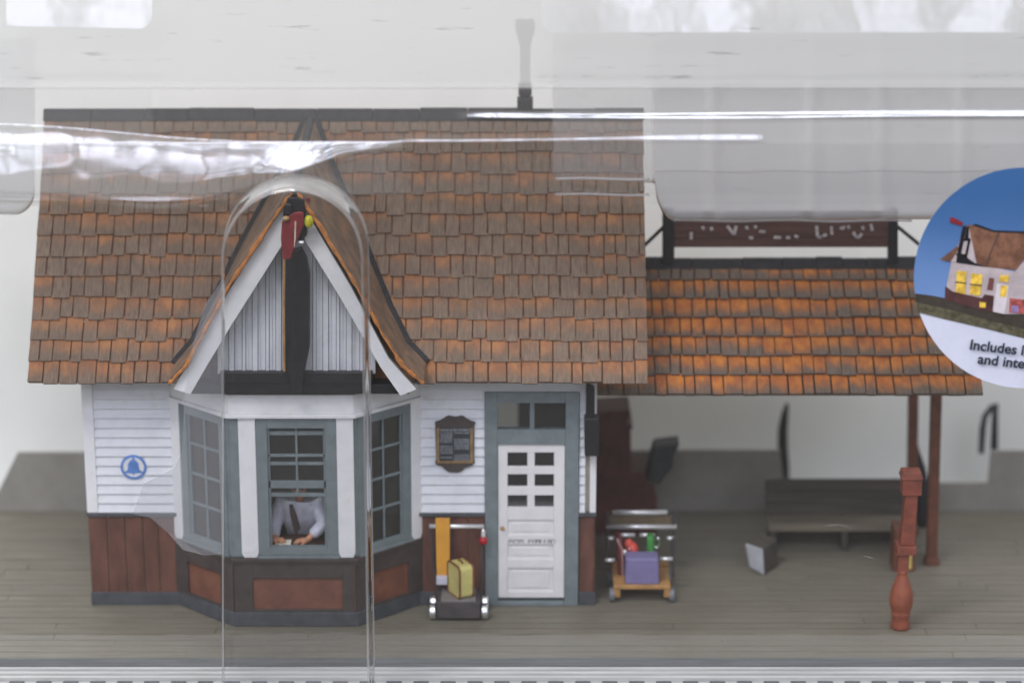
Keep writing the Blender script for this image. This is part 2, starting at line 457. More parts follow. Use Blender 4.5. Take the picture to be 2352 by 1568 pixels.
# wainscot of vertical brown boards
wn = MB(); random.seed(5)
def vboards(x0, x1, z0, z1):
    x = x0
    while x < x1 - 0.02:
        xx = min(x + random.uniform(0.36, 0.44), x1)
        d = random.uniform(0.05, 0.07)
        wn.box(x + 0.008, xx - 0.008, -d, -0.002, z0, z1)
        x = xx
zBs = Z(1357, 0)
for va in ((xL - 0.03, xa + 0.05), (xd - 0.05, dx0), (dx1, xR + 0.02)):
    wn = MB(); vboards(*va, zBs, zW - 0.04); wn.build('wainscot', M_brown, depot, bevel=0.008)
for va in ((xL - 0.05, xL - 0.002), (xR + 0.002, xR + 0.05)):
    wn = MB(); wn.box(*va, 0, YW, zBs, zW - 0.04); wn.build('wainscot', M_brown, depot)
for x0, x1 in ((xL - 0.07, xa + 0.06), (xd - 0.06, dx0 + 0.05), (dx1 - 0.03, xR + 0.07)):
    cp = MB(); cp.box(x0, x1, -0.12, -0.001, zW - 0.045, zW + 0.05); cp.build('wainscot_rail', M_base, depot, bevel=0.012)
for x0, x1 in ((xL - 0.06, xa + 0.03), (xd - 0.03, dx0 - 0.01), (dx1 + 0.01, xR + 0.06)):
    bs = MB(); bs.box(x0, x1, -0.10, -0.001, 0.0, zBs + 0.01); bs.build('skirting', M_base, depot, bevel=0.012)

# ---------------------------------------------------------- main roof
EY, EZ, RY, RZ = -1.0, 5.80, 3.0, 11.24
SL = (RZ - EZ) / (RY - EY)
def roof_y(z): return (z - EZ) / SL + EY
rx0, rx1 = X(62, 880, EY), X(1489, 880, EY)

def shingles(mb, x0, x1, e0, e1, rows, thick, seed, wmin, wmax, drop, biasf, lift=0.0, slope_off=0.02, curve=None):
    """rows of separate shingles from the eave e0=(y,z) up to the ridge e1=(y,z)"""
    random.seed(seed)
    e0 = Vector((0, *e0)); e1 = Vector((0, *e1)); d = e1 - e0; L = d.length; d.normalize()
    n = Vector((0, -d.z, d.y))
    if n.z < 0: n = -n
    ex = L / rows
    for r_ in range(rows):
        base = r_ * ex
        x = x0 - random.uniform(0, 0.0)
        while x < x1 - 0.02:
            wv = random.uniform(wmin, wmax)
            xe = x + wv
            if xe > x1 - 0.12: xe = x1
            dr = random.choice((0, 0, -1, 1, 0.4, -0.5)) * drop if r_ > 0 else random.choice((0, 0.6, -0.6)) * drop
            t_ = thick * random.uniform(0.8, 1.25)
            g = random.uniform(0.01, 0.024)
            sk = random.uniform(-0.012, 0.012)
            lo = base + dr; hi = base + ex * 1.12
            if r_ == rows - 1: hi = base + ex
            G = random.random(); B = biasf(r_ / rows)
            segs = [0.0, 0.5, 1.0]
            P = []; A = []
            for q in segs:
                s_ = lo + (hi - lo) * q
                h = lift + slope_off + t_ * (1.0 - q * 0.95)
                vv = (s_ - lo) / ex
                for xx in (x + g + (sk if q == 0 else 0), xe - g + (sk if q == 0 else 0)):
                    c_ = e0 + d * s_ + n * h; P.append((xx, c_.y, c_.z)); A.append((min(1, vv), G, B))
            b0 = e0 + d * lo + n * lift; b1 = e0 + d * hi + n * lift
            for b_ in (b0, b1):
                for xx in (x + g, xe - g): P.append((xx, b_.y, b_.z)); A.append((0, G, B - 0.5))
            mb.add(P, [(0, 1, 3, 2), (2, 3, 5, 4), (6, 7, 1, 0), (6, 0, 2, 4, 8), (7, 9, 5, 3, 1), (4, 5, 9, 8)], A)
            x = xe
    return d, n, L

rf = MB()
def roof_bias(t): return 0.30 if t < 0.07 else (0.12 if t < 0.25 else (0.0 if t < 0.6 else 0.08))
shingles(rf, rx0, rx1, (EY, EZ), (RY, RZ - 0.05), 13, 0.045, 11, 0.24, 0.47, 0.04, roof_bias)
shingles(rf, rx0, rx1, (7.0, EZ), (RY, RZ - 0.05), 13, 0.045, 12, 0.24, 0.47, 0.04, roof_bias)
roof = rf.build('roof', M_shingle, depot, attr='sh', keep=True)
ul = MB()
ul.prism([(rx0 + 0.03, EY + 0.03, EZ + 0.0), (rx0 + 0.03, RY, RZ - 0.02), (rx0 + 0.03, 6.97, EZ), (rx0 + 0.03, 6.8, EZ - 0.06), (rx0 + 0.03, RY, RZ - 0.32), (rx0 + 0.03, EY + 0.2, EZ - 0.06)], (rx1 - rx0 - 0.06, 0, 0))
adopt(ul.build('underlay', M_underlay), roof)
rc = MB()
xs = rx0 - 0.02
random.seed(4)
while xs < rx1:
    xe = min(xs + random.uniform(1.0, 1.6), rx1 + 0.02)
    dz = random.uniform(-0.015, 0.015)
    rc.prism([(xs, RY - 0.2, RZ - 0.2 + dz), (xs, RY - 0.05, RZ + 0.06 + dz), (xs, RY + 0.05, RZ + 0.06 + dz), (xs, RY + 0.2, RZ - 0.2 + dz)], (xe - xs - 0.01, 0, 0))
    xs = xe
adopt(rc.build('ridge_cap', M_ridge, bevel=0.015), roof)
# tall stovepipe chimney on the ridge
ch = MB()
cx = X(1206, 250, 3.1); yy = 3.1
c1 = X(1188, 250, yy); c2 = X(1226, 250, yy)
w0 = (c2 - c1) / 2
ch.rbox((cx, yy, (RZ - 0.4 + Z(96, yy)) / 2), (w0 * 1.25, w0 * 1.25, Z(96, yy) - RZ + 0.4))
ch.rbox((cx, yy, Z(205, yy)), (w0 * 1.6, w0 * 1.6, 0.24))
ch.rbox((cx, yy, Z(246, yy)), (w0 * 1.9, w0 * 1.9, 0.46))
ch.rbox((cx, yy, Z(62, yy)), (w0 * 2.3, w0 * 2.3, 0.3))
ch.rbox((cx, yy, Z(88, yy)), (w0 * 1.7, w0 * 1.7, 0.2))
ch.build('chimney', M_ridge, depot, bevel=0.02)

# ---------------------------------------------------------- bay window
def frame_of(p0, p1):
    p0 = Vector((*p0, 0)); p1 = Vector((*p1, 0)); u = (p1 - p0); L = u.length; u.normalize()
    n = Vector((u.y, -u.x, 0))
    return (p0, u, n), L
fF, LF = frame_of((xb, PB), (xc, PB))
fLs, LS = frame_of((xa, 0), (xb, PB))
fRs, LR = frame_of((xc, PB), (xd, 0))
zs = Z(1275, PB); zc0 = Z(955, PB); zc1 = Z(905, PB); zbs = Z(1402, PB)
bay = MB()
def bay_poly(off, z):
    # bay outline grown outwards by off
    s = off * 0.42
    return [(xa - off * 0.9, 0.0, z), (xb - s, PB - off, z), (xc + s, PB - off, z), (xd + off * 0.9, 0.0, z)]
def ring_prism(mb, off, z0, z1): mb.prism(bay_poly(off, z0), (0, 0, z1 - z0))
b1 = MB(); ring_prism(b1, 0.02, zbs, zs - 0.12); b1.build('bay_panel', M_panel, depot)
# frames round the brown panels
bf = MB()
zp0, zp1 = Z(1396, PB), Z(1325, PB)
for fr, L, u0, u1 in ((fF, LF, X(582, 1360, PB) - xb, X(788, 1360, PB) - xb), (fLs, LS, 0.42, LS - 0.42), (fRs, LR, 0.42, LR - 0.42)):
    bf.fbox(fr, 0, u0, 0.021, 0.075, zbs, zs - 0.12); bf.fbox(fr, u1, L, 0.021, 0.075, zbs, zs - 0.12)
    bf.fbox(fr, u0, u1, 0.021, 0.075, zp1, zs - 0.12); bf.fbox(fr, u0, u1, 0.021, 0.075, zbs, zp0)
ring_prism(bf, 0.13, zs - 0.12, zs - 0.035)
ring_prism(bf, 0.09, zs - 0.2, zs - 0.125)
bf.build('bay_panel_frame', M_dkframe, depot, bevel=0.012)
b2 = MB(); ring_prism(b2, 0.10, 0.0, zbs - 0.002); b2.build('bay_skirting', M_base, depot, bevel=0.02)
# cornice and lid of the bay
b3 = MB(); ring_prism(b3, 0.05, zc0 + 0.06, zc1); ring_prism(b3, 0.14, zc0 - 0.02, zc0 + 0.058)
b3.build('bay_cornice', M_whitetrim, depot, bevel=0.012)
# white pilasters, splayed at the foot
def pilaster(fr, u0, u1, z0, z1):
    o, u, n = fr
    P = lambda a, b, c: (o.x + u.x * a + n.x * b, o.y + u.y * a + n.y * b, c)
    pm = MB()
    pm.fbox(fr, u0, u1, -0.05, 0.07, z0 + 0.12, z1)
    k = 0.05
    pm.hexa([P(u0 + k, 0.07, z0), P(u1 - k, 0.07, z0), P(u1 - k, -0.05, z0), P(u0 + k, -0.05, z0),
             P(u0, 0.07, z0 + 0.118), P(u1, 0.07, z0 + 0.118), P(u1, -0.05, z0 + 0.118), P(u0, -0.05, z0 + 0.118)])
    pm.build('pilaster', M_whitetrim, depot, bevel=0.012)
pz0 = zs - 0.03
uA0, uA1 = X(551, 1100, PB) - xb, X(590, 1100, PB) - xb
uB0, uB1 = X(775, 1100, PB) - xb, X(814, 1100, PB) - xb
pilaster(fF, uA0, uA1, pz0, zc0 - 0.02); pilaster(fF, uB0, uB1, pz0, zc0 - 0.02)
pilaster(fLs, 0.0, 0.30, pz0, zc0 - 0.02); pilaster(fRs, LR - 0.30, LR, pz0, zc0 - 0.02)

for fr_, u0_, u1_ in ((fF, -0.015, uA0 + 0.02), (fF, uB1 - 0.02, LF + 0.015), (fLs, LS - 0.13, LS - 0.005), (fRs, 0.005, 0.13)):
    cpm = MB(); cpm.fbox(fr_, u0_, u1_, -0.09, 0.03 if fr_ is not fF else 0.022, pz0, zc0 - 0.02); cpm.build('corner_post', M_bluegrey, depot, bevel=0.008)
def window(fr, u0, u1, z0, z1, cas, rails, cols, parent, name='window', open_below=None, vbar=0.05):
    """casing, sash bars and pane on one face of the bay"""
    c_ = MB()
    c_.fbox(fr, u0, u0 + cas, -0.05, 0.055, z0, z1); c_.fbox(fr, u1 - cas, u1, -0.05, 0.055, z0, z1)
    c_.fbox(fr, u0 + cas, u1 - cas, -0.05, 0.055, z1 - cas, z1); c_.fbox(fr, u0 + cas, u1 - cas, -0.05, 0.055, z0, z0 + cas * 0.7)
    c_.fbox(fr, u0 - 0.03, u1 + 0.03, 0.0, 0.11, z0 - 0.07, z0 - 0.002)
    wn_ = c_.build(name, M_bluegrey, parent, bevel=0.01)
    s_ = MB()
    a, b = u0 + cas, u1 - cas
    for (ra, rb, dep) in rails: s_.fbox(fr, a, b, dep - 0.05, dep, ra, rb)
    lo = open_below if open_below else z0 + cas * 0.7
    for k in range(1, cols):
        uc = a + (b - a) * k / cols
        s_.fbox(fr, uc - vbar / 2, uc + vbar / 2, -0.045, -0.012, lo, z1 - cas)
    s_.fbox(fr, a, a + 0.05, -0.05, -0.005, z0 + cas * 0.7, z1 - cas); s_.fbox(fr, b - 0.05, b, -0.05, -0.005, z0 + cas * 0.7, z1 - cas)
    adopt(s_.build('sash', M_bluegrey, bevel=0.006), wn_)
    g_ = MB(); g_.fbox(fr, a, b, -0.066, -0.06, lo, z1 - cas)
    adopt(g_.build('pane', M_glass), wn_)
    return wn_
zp = lambda py: Z(py, PB)
rails = [(zp(1000), zp(991), -0.03), (zp(1049), zp(1043), -0.005), (zp(1069), zp(1062), -0.03), (zp(1121), zp(1104), -0.005), (zp(1141), zp(1133), -0.03), (zp(1257), zp(1252), -0.004)]
window(fF, uA1 + 0.003, uB0 - 0.003, zp(1272), zp(957), 0.26, rails, 2, depot, open_below=zp(1138))
def side_rails(z0, z1, n):
    return [(z0 + (z1 - z0) * k / n - 0.03, z0 + (z1 - z0) * k / n + 0.03, -0.02) for k in range(1, n)]
zA, zB = pz0 + 0.06, zc0 - 0.03
window(fLs, 0.31, LS - 0.12, zA, zB, 0.22, side_rails(zA + 0.2, zB - 0.2, 4), 2, depot)
window(fRs, 0.12, LR - 0.31, zA, zB, 0.22, side_rails(zA + 0.2, zB - 0.2, 4), 2, depot)

# ---------------------------------------------------------- gable over the bay
YBG = -2.0
gl_ = [(652, 469), (525, 668), (462, 778), (398, 893), (437, 906), (480, 832), (531, 748), (649, 562)]
gr_ = [(702, 474), (719, 512), (807, 660), (893, 823), (957, 894), (920, 909), (874, 844), (783, 687), (700, 552)]
for poly in (gl_, gr_):
    q = MB(); q.img(poly, YBG, 0.14); q.build('bargeboard', M_whitetrim, depot, bevel=0.012)
gw = MB(); YGW = -1.38
gw.img([(676, 520), (640, 560), (500, 790), (500, 858), (862, 858), (862, 790), (715, 560)], YGW, 0.1)
for k, px in enumerate(range(535, 850, 27)):
    if 645 < px < 712: continue
    wv = (9, 5)[k % 2]
    top = 855 - (185 - abs(px - 680)) * 1.75 - 60
    gw.img([(px - wv, top), (px + wv * 0.3, top), (px + wv * 0.3, 853), (px - wv, 853)], YGW - 0.05, 0.05)
    gw.img([(px + 7, top), (px + 9, top), (px + 9, 853), (px + 7, 853)], YGW - 0.035, 0.035)
gwo = gw.build('gable_wall', M_white, depot)
gg = MB()
for k, px in enumerate(range(535, 850, 27)):
    if 645 < px < 712: continue
    wv = (9, 5)[k % 2]; top = 855 - (185 - abs(px - 680)) * 1.75 - 60
    for gx in (px - wv - 1.4, px + wv * 0.3):
        gg.img([(gx, top), (gx + 1.4, top), (gx + 1.4, 852), (gx, 852)], YGW - 0.006, 0.004)
adopt(gg.build('batten_groove', paint('groove_grey', (0.17, 0.17, 0.18), 0.7)), gwo)
bm_ = MB()
bm_.img([(505, 856), (855, 856), (855, 880), (505, 880)], YGW - 0.22, 0.22)
bm_.img([(512, 880), (848, 880), (848, 904), (512, 904)], YGW - 0.16, 0.17)
bm_.box(X(430, 890, YGW), X(940, 890, YGW), YGW - 0.08, -0.3, Z(905, YGW) + 0.03, Z(880, YGW))
bm_.build('gable_beam', M_black, depot, bevel=0.012)
gs = MB()
gs.img([(651, 585), (690, 575), (703, 600), (710, 640), (710, 800), (700, 850), (691, 902), (673, 902), (664, 862), (651, 848)], YGW - 0.38, 0.36)
gs.img([(676, 590), (684, 590), (684, 850), (676, 850)], YGW - 0.395, 0.02)
gs.build('gable_post', M_black, depot, bevel=0.02)
# two steep flared roof slopes, ending on the main roof
YGF = -2.12
fr_pts = [(683, 448), (722, 505), (812, 650), (880, 775), (925, 845), (972, 884)]
fl_pts = [(671, 448), (634, 500), (530, 655), (470, 765), (430, 842), (388, 886)]
for side, pts_ in ((1, fr_pts), (-1, fl_pts)):
    front3 = [at(x, y, YGF) for x, y in pts_]
    n = len(front3); back3 = []
    for i, p_ in enumerate(front3):
        z = p_.z + 0.5 * max(0, 1 - i / 2.2)
        back3.append(Vector((p_.x + 0.02 * side * (i == 0), roof_y(z) + 0.05, z)))
    s_ = MB(); th = 0.13
    rows_ = 7
    V = []
    for i in range(n):
        for j in range(rows_ + 1):
            t = j / rows_; p_ = front3[i].lerp(back3[i], t); V.append(p_)
    Fs = []
    for i in range(n - 1):
        for j in range(rows_):
            a = i * (rows_ + 1) + j; Fs.append((a, a + 1, a + rows_ + 2, a + rows_ + 1))
    nv = len(V)
    V2 = [Vector((v.x + side * 0.02, v.y, v.z + th)) for v in V]
    F2 = [tuple(i + nv for i in f) for f in Fs]
    ed = []
    for i in range(n - 1):
        a = i * (rows_ + 1); b = a + rows_ + 1
        ed.append((a, b, b + nv, a + nv)); ed.append((a + rows_, b + rows_, b + rows_ + nv, a + rows_ + nv))
    for j in range(rows_):
        a = (n - 1) * (rows_ + 1) + j; ed.append((a, a + 1, a + 1 + nv, a + nv))
    s_.add(V + V2, Fs + F2 + ed)
    gr = s_.build('gable_roof', M_weather, depot)
    # orange worn front edge and black valley strip
    e_ = MB()
    random.seed(20 + side)
    m_ = []
    for i in range(n - 1):
        for k in range(8):
            p_ = front3[i].lerp(front3[i + 1], k / 8); m_.append(p_ + Vector((random.uniform(-0.008, 0.01), -0.02, random.uniform(-0.006, 0.012))))
    m_.append(front3[-1])
    e_.tube([p_ + Vector((0, 0, 0.05)) for p_ in m_], [random.uniform(0.018, 0.06) for _ in m_], 6)
    adopt(e_.build('worn_edge', M_orange), gr)
    v_ = MB(); v_.tube([b_ + Vector((side * 0.05, -0.08, 0.12)) for b_ in back3], 0.085, 6)
    adopt(v_.build('valley_strip', M_ridge), gr)
rg = MB()
tip = at(677, 448, YGF); bk_ = Vector((tip.x, roof_y(tip.z + 0.5) - 0.05, tip.z + 0.5 + 0.12))
rg.tube([tip + Vector((0, 0, 0.10)), bk_], 0.09, 8)
rg.prism([at(680, 320, bk_.y - 0.5), at(700, 276, bk_.y - 0.1), at(724, 320, bk_.y - 0.5)], (0, 0.35, 0.0))
rg.build('gable_ridge', M_ridge, depot)

# ---------------------------------------------------------- door with transom
def fz(py): return Z(py, -0.08)
fx = lambda px: X(px, 1150, -0.08)
dc = MB()
zt0, zt1 = fz(985), fz(924)
for a, b in ((1114, 1143), (1298, 1329)):
    dc.box(fx(a), fx(b), -0.13, 0.1, 0.0, fz(899))
dc.box(fx(1143), fx(1298), -0.13, 0.1, zt1, fz(899)); dc.box(fx(1143), fx(1298), -0.13, 0.1, fz(1019), zt0)
dc.box(fx(1216), fx(1227), -0.11, 0.02, zt0, zt1)
dc.box(fx(1143), fx(1298), -0.15, 0.1, 0.0, 0.1)
dcf = dc.build('door_frame', M_bluegrey, depot, bevel=0.012)
g_ = MB(); g_.box(fx(1143), fx(1298), -0.045, -0.04, zt0, zt1)
adopt(g_.build('transom_pane', M_glass), dcf)
db = MB()
ys0, ys1 = -0.075, 0.0
def dbox(x0, x1, y0, y1, dep=0.0): db.box(fx(x0), fx(x1), ys0 + dep, ys1, fz(y1), fz(y0))
dbox(1144, 1166, 1019, 1372); dbox(1272, 1297, 1019, 1372)
for a, b in ((1019, 1039), (1071, 1089), (1117, 1137), (1164, 1194), (1229, 1250), (1284, 1304), (1358, 1372)): dbox(1166, 1272, a, b)
dbox(1211, 1228, 1039, 1164, 0.005)
for a, b in ((1194, 1229), (1250, 1284), (1304, 1358)):
    dbox(1166, 1272, a, b, 0.05)
    db.box(fx(1176), fx(1262), ys0 + 0.025, ys1, fz(b - 8), fz(a + 8))
door = db.build('door', M_door, depot, bevel=0.01)
g_ = MB(); g_.box(fx(1166), fx(1272), -0.025, -0.02, fz(1164), fz(1039))
adopt(g_.build('pane', M_glass), door)
k_ = MB(); kc = at(1154, 1213, -0.12); k_.ball(kc, 0.05, 14); k_.tube([kc, kc + Vector((0, 0.07, 0))], 0.02, 8)
adopt(k_.build('knob', paint('brass', (0.5, 0.27, 0.08), 0.3, 0.1, metal=0.8), smooth_=True), door)
cD = crop(1960, 2100, 7.35)
tx = MB(); random.seed(9)
for cx0, cx1 in ((545, 655), (705, 800), (850, 960), (1120, 1230), (1250, 1330), (1345, 1440), (1455, 1530), (1580, 1640), (1690, 1760), (1790, 1890)):
    a = cD(cx0, 400); b = cD(cx1, 530)
    p0 = at(a[0], a[1] + 1, ys0 - 0.004); p1 = at(b[0], b[1], ys0 - 0.004); mid = (p0.z + p1.z) / 2
    tx.box(p0.x, p0.x + 0.025, ys0 - 0.004, ys0 - 0.001, p1.z, p0.z)
    tx.box(p0.x + 0.025, p1.x, ys0 - 0.004, ys0 - 0.001, p0.z - 0.02, p0.z)
    if random.random() < 0.6: tx.box(p1.x, p1.x + 0.02, ys0 - 0.004, ys0 - 0.001, p1.z, p0.z)
    if random.random() < 0.6: tx.box(p0.x + 0.025, p1.x, ys0 - 0.004, ys0 - 0.001, mid - 0.01, mid + 0.01)
adopt(tx.build('lettering', paint('grey_letters', (0.25, 0.24, 0.24), 0.6)), door)

# ---------------------------------------------------------- canopy beside the depot
CY0, CY1 = 0.0, 2.9
CZ0, CZ1 = Z(908, CY0), Z(604, CY1)
cx0, cx1 = X(1372, 908, CY0), X(2259, 908, CY0)
xg = xR + 0.06
cm_ = MB()
shingles(cm_, xg - 0.0, cx1, (CY0, CZ0), (CY1, CZ1), 7, 0.065, 31, 0.22, 0.44, 0.022, lambda t: 0.12 if t < 0.6 else -0.08)
shingles(cm_, xg - 0.0, cx1, (2 * CY1 - CY0, CZ0), (CY1, CZ1), 7, 0.065, 32, 0.22, 0.44, 0.022, lambda t: 0.12 if t < 0.6 else -0.08)
can = cm_.build('canopy_roof', M_canopysh, depot, attr='sh', keep=True)
u2 = MB()
u2.prism([(xg, CY0 + 0.04, CZ0), (xg, CY1, CZ1 - 0.02), (xg, 2 * CY1 - CY0 - 0.04, CZ0), (xg, 2 * CY1 - 0.3, CZ0 - 0.1), (xg, CY1, CZ1 - 0.25), (xg, CY0 + 0.3, CZ0 - 0.1)], (cx1 - xg - 0.04, 0, 0))
adopt(u2.build('underlay', paint('canopy_underlay', (0.075, 0.035, 0.02), 0.7, 0.4, 5.0, 0.3)), can)
r2 = MB(); random.seed(8)
xs = rx1 - 0.6
while xs < cx1:
    xe = min(xs + random.uniform(0.5, 1.2), cx1 + 0.03); dz = random.uniform(-0.03, 0.03)
    r2.prism([(xs, CY1 - 0.22, CZ1 - 0.12 + dz), (xs, CY1 - 0.07, CZ1 + 0.13 + dz), (xs, CY1 + 0.07, CZ1 + 0.13 + dz), (xs, CY1 + 0.22, CZ1 - 0.12 + dz)], (xe - xs - 0.006, 0, 0))
    xs = xe
adopt(r2.build('ridge_cap', M_ridge, bevel=0.02), can)
def post(px0, px1, pyt, pyb, ybase, lean_px):
    ang_ = PITCH + math.atan((pyb - 784) / F)
    q = MB()
    t0 = at(px0, pyt, ybase); t1 = at(px1, pyt, ybase); w_ = t1.x - t0.x
    bx = at((px0 + px1) / 2 + lean_px, pyb, ybase).x; txx = (t0.x + t1.x) / 2
    zt_ = t0.z + 0.5
    h = w_ / 2
    q.hexa([(bx - h, ybase - h, 0), (bx + h, ybase - h, 0), (bx + h, ybase + h, 0), (bx - h, ybase + h, 0),
            (txx - h, ybase - h, zt_), (txx + h, ybase - h, zt_), (txx + h, ybase + h, zt_), (txx - h, ybase + h, zt_)])
    q.box(bx - h * 1.35, bx + h * 1.35, ybase - h * 1.35, ybase + h * 1.35, 0.0, 0.17)
    return q.build('canopy_post', M_postbrown, depot, bevel=0.015)
post(2137, 2161, 915, 1293, 2.55, -10)
post(2085, 2107, 915, 1240, 4.6, -4)

# ================================================================== THINGS ON THE DEPOT
# signal on the gable peak
cS = crop(1000, 750, 3.92)
sg = thing('semaphore_signal', 'black semaphore signal with dark red blade on the bay gable peak', 'signal', at(678, 540, -2.4))
q = MB()
YS = -2.35
q.img([cS(*p_) for p_ in ((560, 270), (590, 160), (730, 150), (850, 190), (860, 330), (850, 420), (890, 660), (890, 765), (850, 780), (845, 835), (740, 835), (700, 450), (560, 440))], YS + 0.12, 0.22)
q.img([cS(*p_) for p_ in ((545, 260), (660, 260), (655, 440), (545, 430))], YS - 0.02, 0.14)
q.build('mast', M_black, sg, bevel=0.03)
M_red = paint('signal_red', (0.22, 0.022, 0.028), 0.45, 0.25, 4.0, 0.2)
q = MB(); q.img([cS(*p_) for p_ in ((500, 540), (560, 480), (690, 395), (800, 380), (842, 420), (840, 600), (690, 950), (640, 1120), (510, 1125), (482, 800))], YS - 0.1, 0.07)
bl = q.build('blade', M_red, sg, bevel=0.025)
q = MB(); q.img([cS(*p_) for p_ in ((700, 530), (725, 530), (718, 780), (700, 935), (690, 930))], YS - 0.112, 0.011)
adopt(q.build('stripe', paint('stripe_cream', (0.6, 0.52, 0.42), 0.5)), bl)
q = MB(); q.img([cS(*p_) for p_ in ((850, 170), (940, 170), (945, 230), (870, 260))], YS + 0.3, 0.08); q.build('rear_blade', M_red, sg)
M_lens = paint('yellow_lens', (0.55, 0.52, 0.02), 0.12, 0.25, 6.0, 0.02)
q = MB(); c_ = at(*cS(920, 535), YS + 0.05); q.ball(c_, 0.125, 18, (0.85, 1, 1.15)); q.build('lens', M_lens, sg, smooth_=True)
q = MB(); c_ = at(*cS(565, 485), YS - 0.12); q.ball(c_, 0.07, 12, (1.1, 1, 0.8)); q.build('pivot', paint('dull_brass', (0.45, 0.3, 0.12), 0.35, 0.2), sg, smooth_=True)
q = MB(); q.tube([at(*cS(770, 855), YS), at(*cS(840, 860), YS)], 0.035, 8); q.build('clamp', M_rail, sg)
q = MB(); q.tube([at(*cS(538, 1110), YS), at(652, 700, YS + 0.3), at(653, 852, YS + 0.55)], 0.028, 6); q.build('pull_rod', paint('brass_rod', (0.5, 0.28, 0.1), 0.4), sg)

# notice board
cN = crop(1730, 1650, 6.272)
nb_ = thing('notice_board', 'dark brown framed notice board with lines of lettering beside the door', 'notice board', at(1045, 1080, -0.1))
YN = -0.13
q = MB(); q.img([cN(*p_) for p_ in ((60, 250), (200, 210), (330, 110), (420, 85), (580, 115), (750, 85), (830, 130), (930, 210), (1085, 260), (1050, 340), (1045, 1200), (1065, 1250), (1000, 1330), (800, 1400), (740, 1470), (640, 1510), (400, 1500), (330, 1440), (230, 1350), (90, 1320), (60, 1240), (90, 1200), (70, 340))], YN, 0.12)
q.build('frame', M_dkframe, nb_, bevel=0.02)
q = MB()
for p0, p1 in (((100, 380), (170, 1265)), ((945, 380), (1020, 1265)), ((170, 1210), (945, 1265))):
    a, b = cN(*p0), cN(*p1); q.img([a, (b[0], a[1]), b, (a[0], b[1])], YN - 0.02, 0.02)
q.build('moulding', paint('gold_moulding', (0.26, 0.165, 0.075), 0.5, 0.3, 6), nb_)
q = MB(); a, b = cN(170, 380), cN(945, 1210); q.img([a, (b[0], a[1]), b, (a[0], b[1])], YN - 0.008, 0.006); q.build('board', paint('notice_ground', (0.035, 0.038, 0.045), 0.5), nb_)
q = MB(); random.seed(2)
yl = 405
while yl < 1190:
    for x0, x1 in ((200, 505), (545, 920)):
        xx = x0
        if (yl < 470): x0, x1 = (x0, x1 + 40)
        dark = random.random() < 0.16
        while xx < x1 and not dark:
            wv = random.uniform(16, 34)
            a, b = cN(xx, yl), cN(min(xx + wv, x1), yl + (42 if yl > 450 else 60))
            q.img([a, (b[0], a[1]), b, (a[0], b[1])], YN - 0.012, 0.003)
            xx += wv + random.choice((7, 9, 9, 22))
    yl += 56 if yl > 450 else 80
q.build('lettering', paint('notice_letters', (0.22, 0.235, 0.26), 0.6), nb_)

# round blue bell sign
cB = crop(460, 1790, 9.8)
rs = thing('round_bell_sign', 'round blue and white bell emblem plate on the white clapboards', 'sign', at(306, 1100, -0.08))
YR = -0.085
cc = at(*cB(728, 755), YR); rr = 0.305
q = MB(); q.lathe([(rr - 0.01, 0), (rr - 0.01, 0.015)], cc, 40, 'Y'); q.build('plate', paint('plate_white', (0.72, 0.73, 0.74), 0.5, 0.05), rs)
M_bell = paint('bell_blue', (0.12, 0.25, 0.60), 0.5, 0.25, 5.0, 0.05)
q = MB(); n = 44; V = []; Fq = []
for i in range(n):
    t = 2 * math.pi * i / n
    for r_ in (rr, rr * 0.79):
        V.append((cc.x + r_ * math.cos(t), YR - 0.006, cc.z + r_ * math.sin(t)))
for i in range(n): Fq.append((2 * i, 2 * ((i + 1) % n), 2 * ((i + 1) % n) + 1, 2 * i + 1))
q.add(V, Fq); q.build('ring', M_bell, rs)
q = MB(); q.img([cB(*p_) for p_ in ((690, 350), (760, 350), (760, 440), (830, 510), (910, 600), (940, 760), (970, 880), (1060, 930), (1120, 960), (1010, 990), (850, 1005), (770, 1015), (765, 1060), (700, 1060), (690, 1015), (560, 1005), (430, 985), (330, 950), (430, 920), (500, 860), (510, 620), (600, 500), (680, 440))], YR - 0.006, 0.004)
q.build('bell', M_bell, rs)

# black signal box at the corner
sb = thing('signal_box', 'tall narrow black box hung on the white corner of the depot', 'signal box', at(1357, 1049, -0.3))
q = MB(); q.img([(1342, 960), (1376, 960), (1376, 1048), (1343, 1048)], -0.45, 0.34); q.build('case', M_black, sb, bevel=0.03)
q = MB(); q.img([(1346, 892), (1350, 888), (1362, 888), (1366, 892), (1366, 961), (1346, 961)], -0.38, 0.2); q.build('top_case', M_black, sb, bevel=0.03)
q = MB(); q.box(X(1346, 980, -0.1), X(1364, 980, -0.1), -0.12, -0.055, Z(1035, -0.1), Z(975, -0.1)); q.build('bracket', M_base, sb)

# roof sign on the canopy
cG = crop(2550, 850, 2.045)
YSg = 2.75
ss = thing('roof_sign', 'brown plank sign with worn white lettering standing on the canopy ridge', 'sign', at(1795, 605, YSg))
q = MB()
for y0, y1 in ((486, 521), (521.6, 545), (545.6, 568)): q.img([(1548, y0), (2041, y0), (2041, y1), (1548, y1)], YSg + random.uniform(-0.01, 0.01), 0.12)
q.build('board', paint('sign_brown', (0.105, 0.05, 0.04), 0.6, 0.3, 2.0, 0.4, stretch=(0.4, 2, 4)), ss, bevel=0.006)
for a, b in ((1522, 1549), (2040, 2063)):
    q = MB(); q.img([(a, 480), (b, 480), (b, 606), (a, 606)], YSg - 0.03, 0.2); q.build('upright', M_black, ss, bevel=0.02)
for a, b in (((1530, 516), (1478, 566)), ((2056, 516), (2112, 562))):
    q = MB(); q.tube([at(*a, YSg + 0.08), at(*b, YSg + 0.08)], 0.045, 8); q.build('brace', M_black, ss)
q = MB()
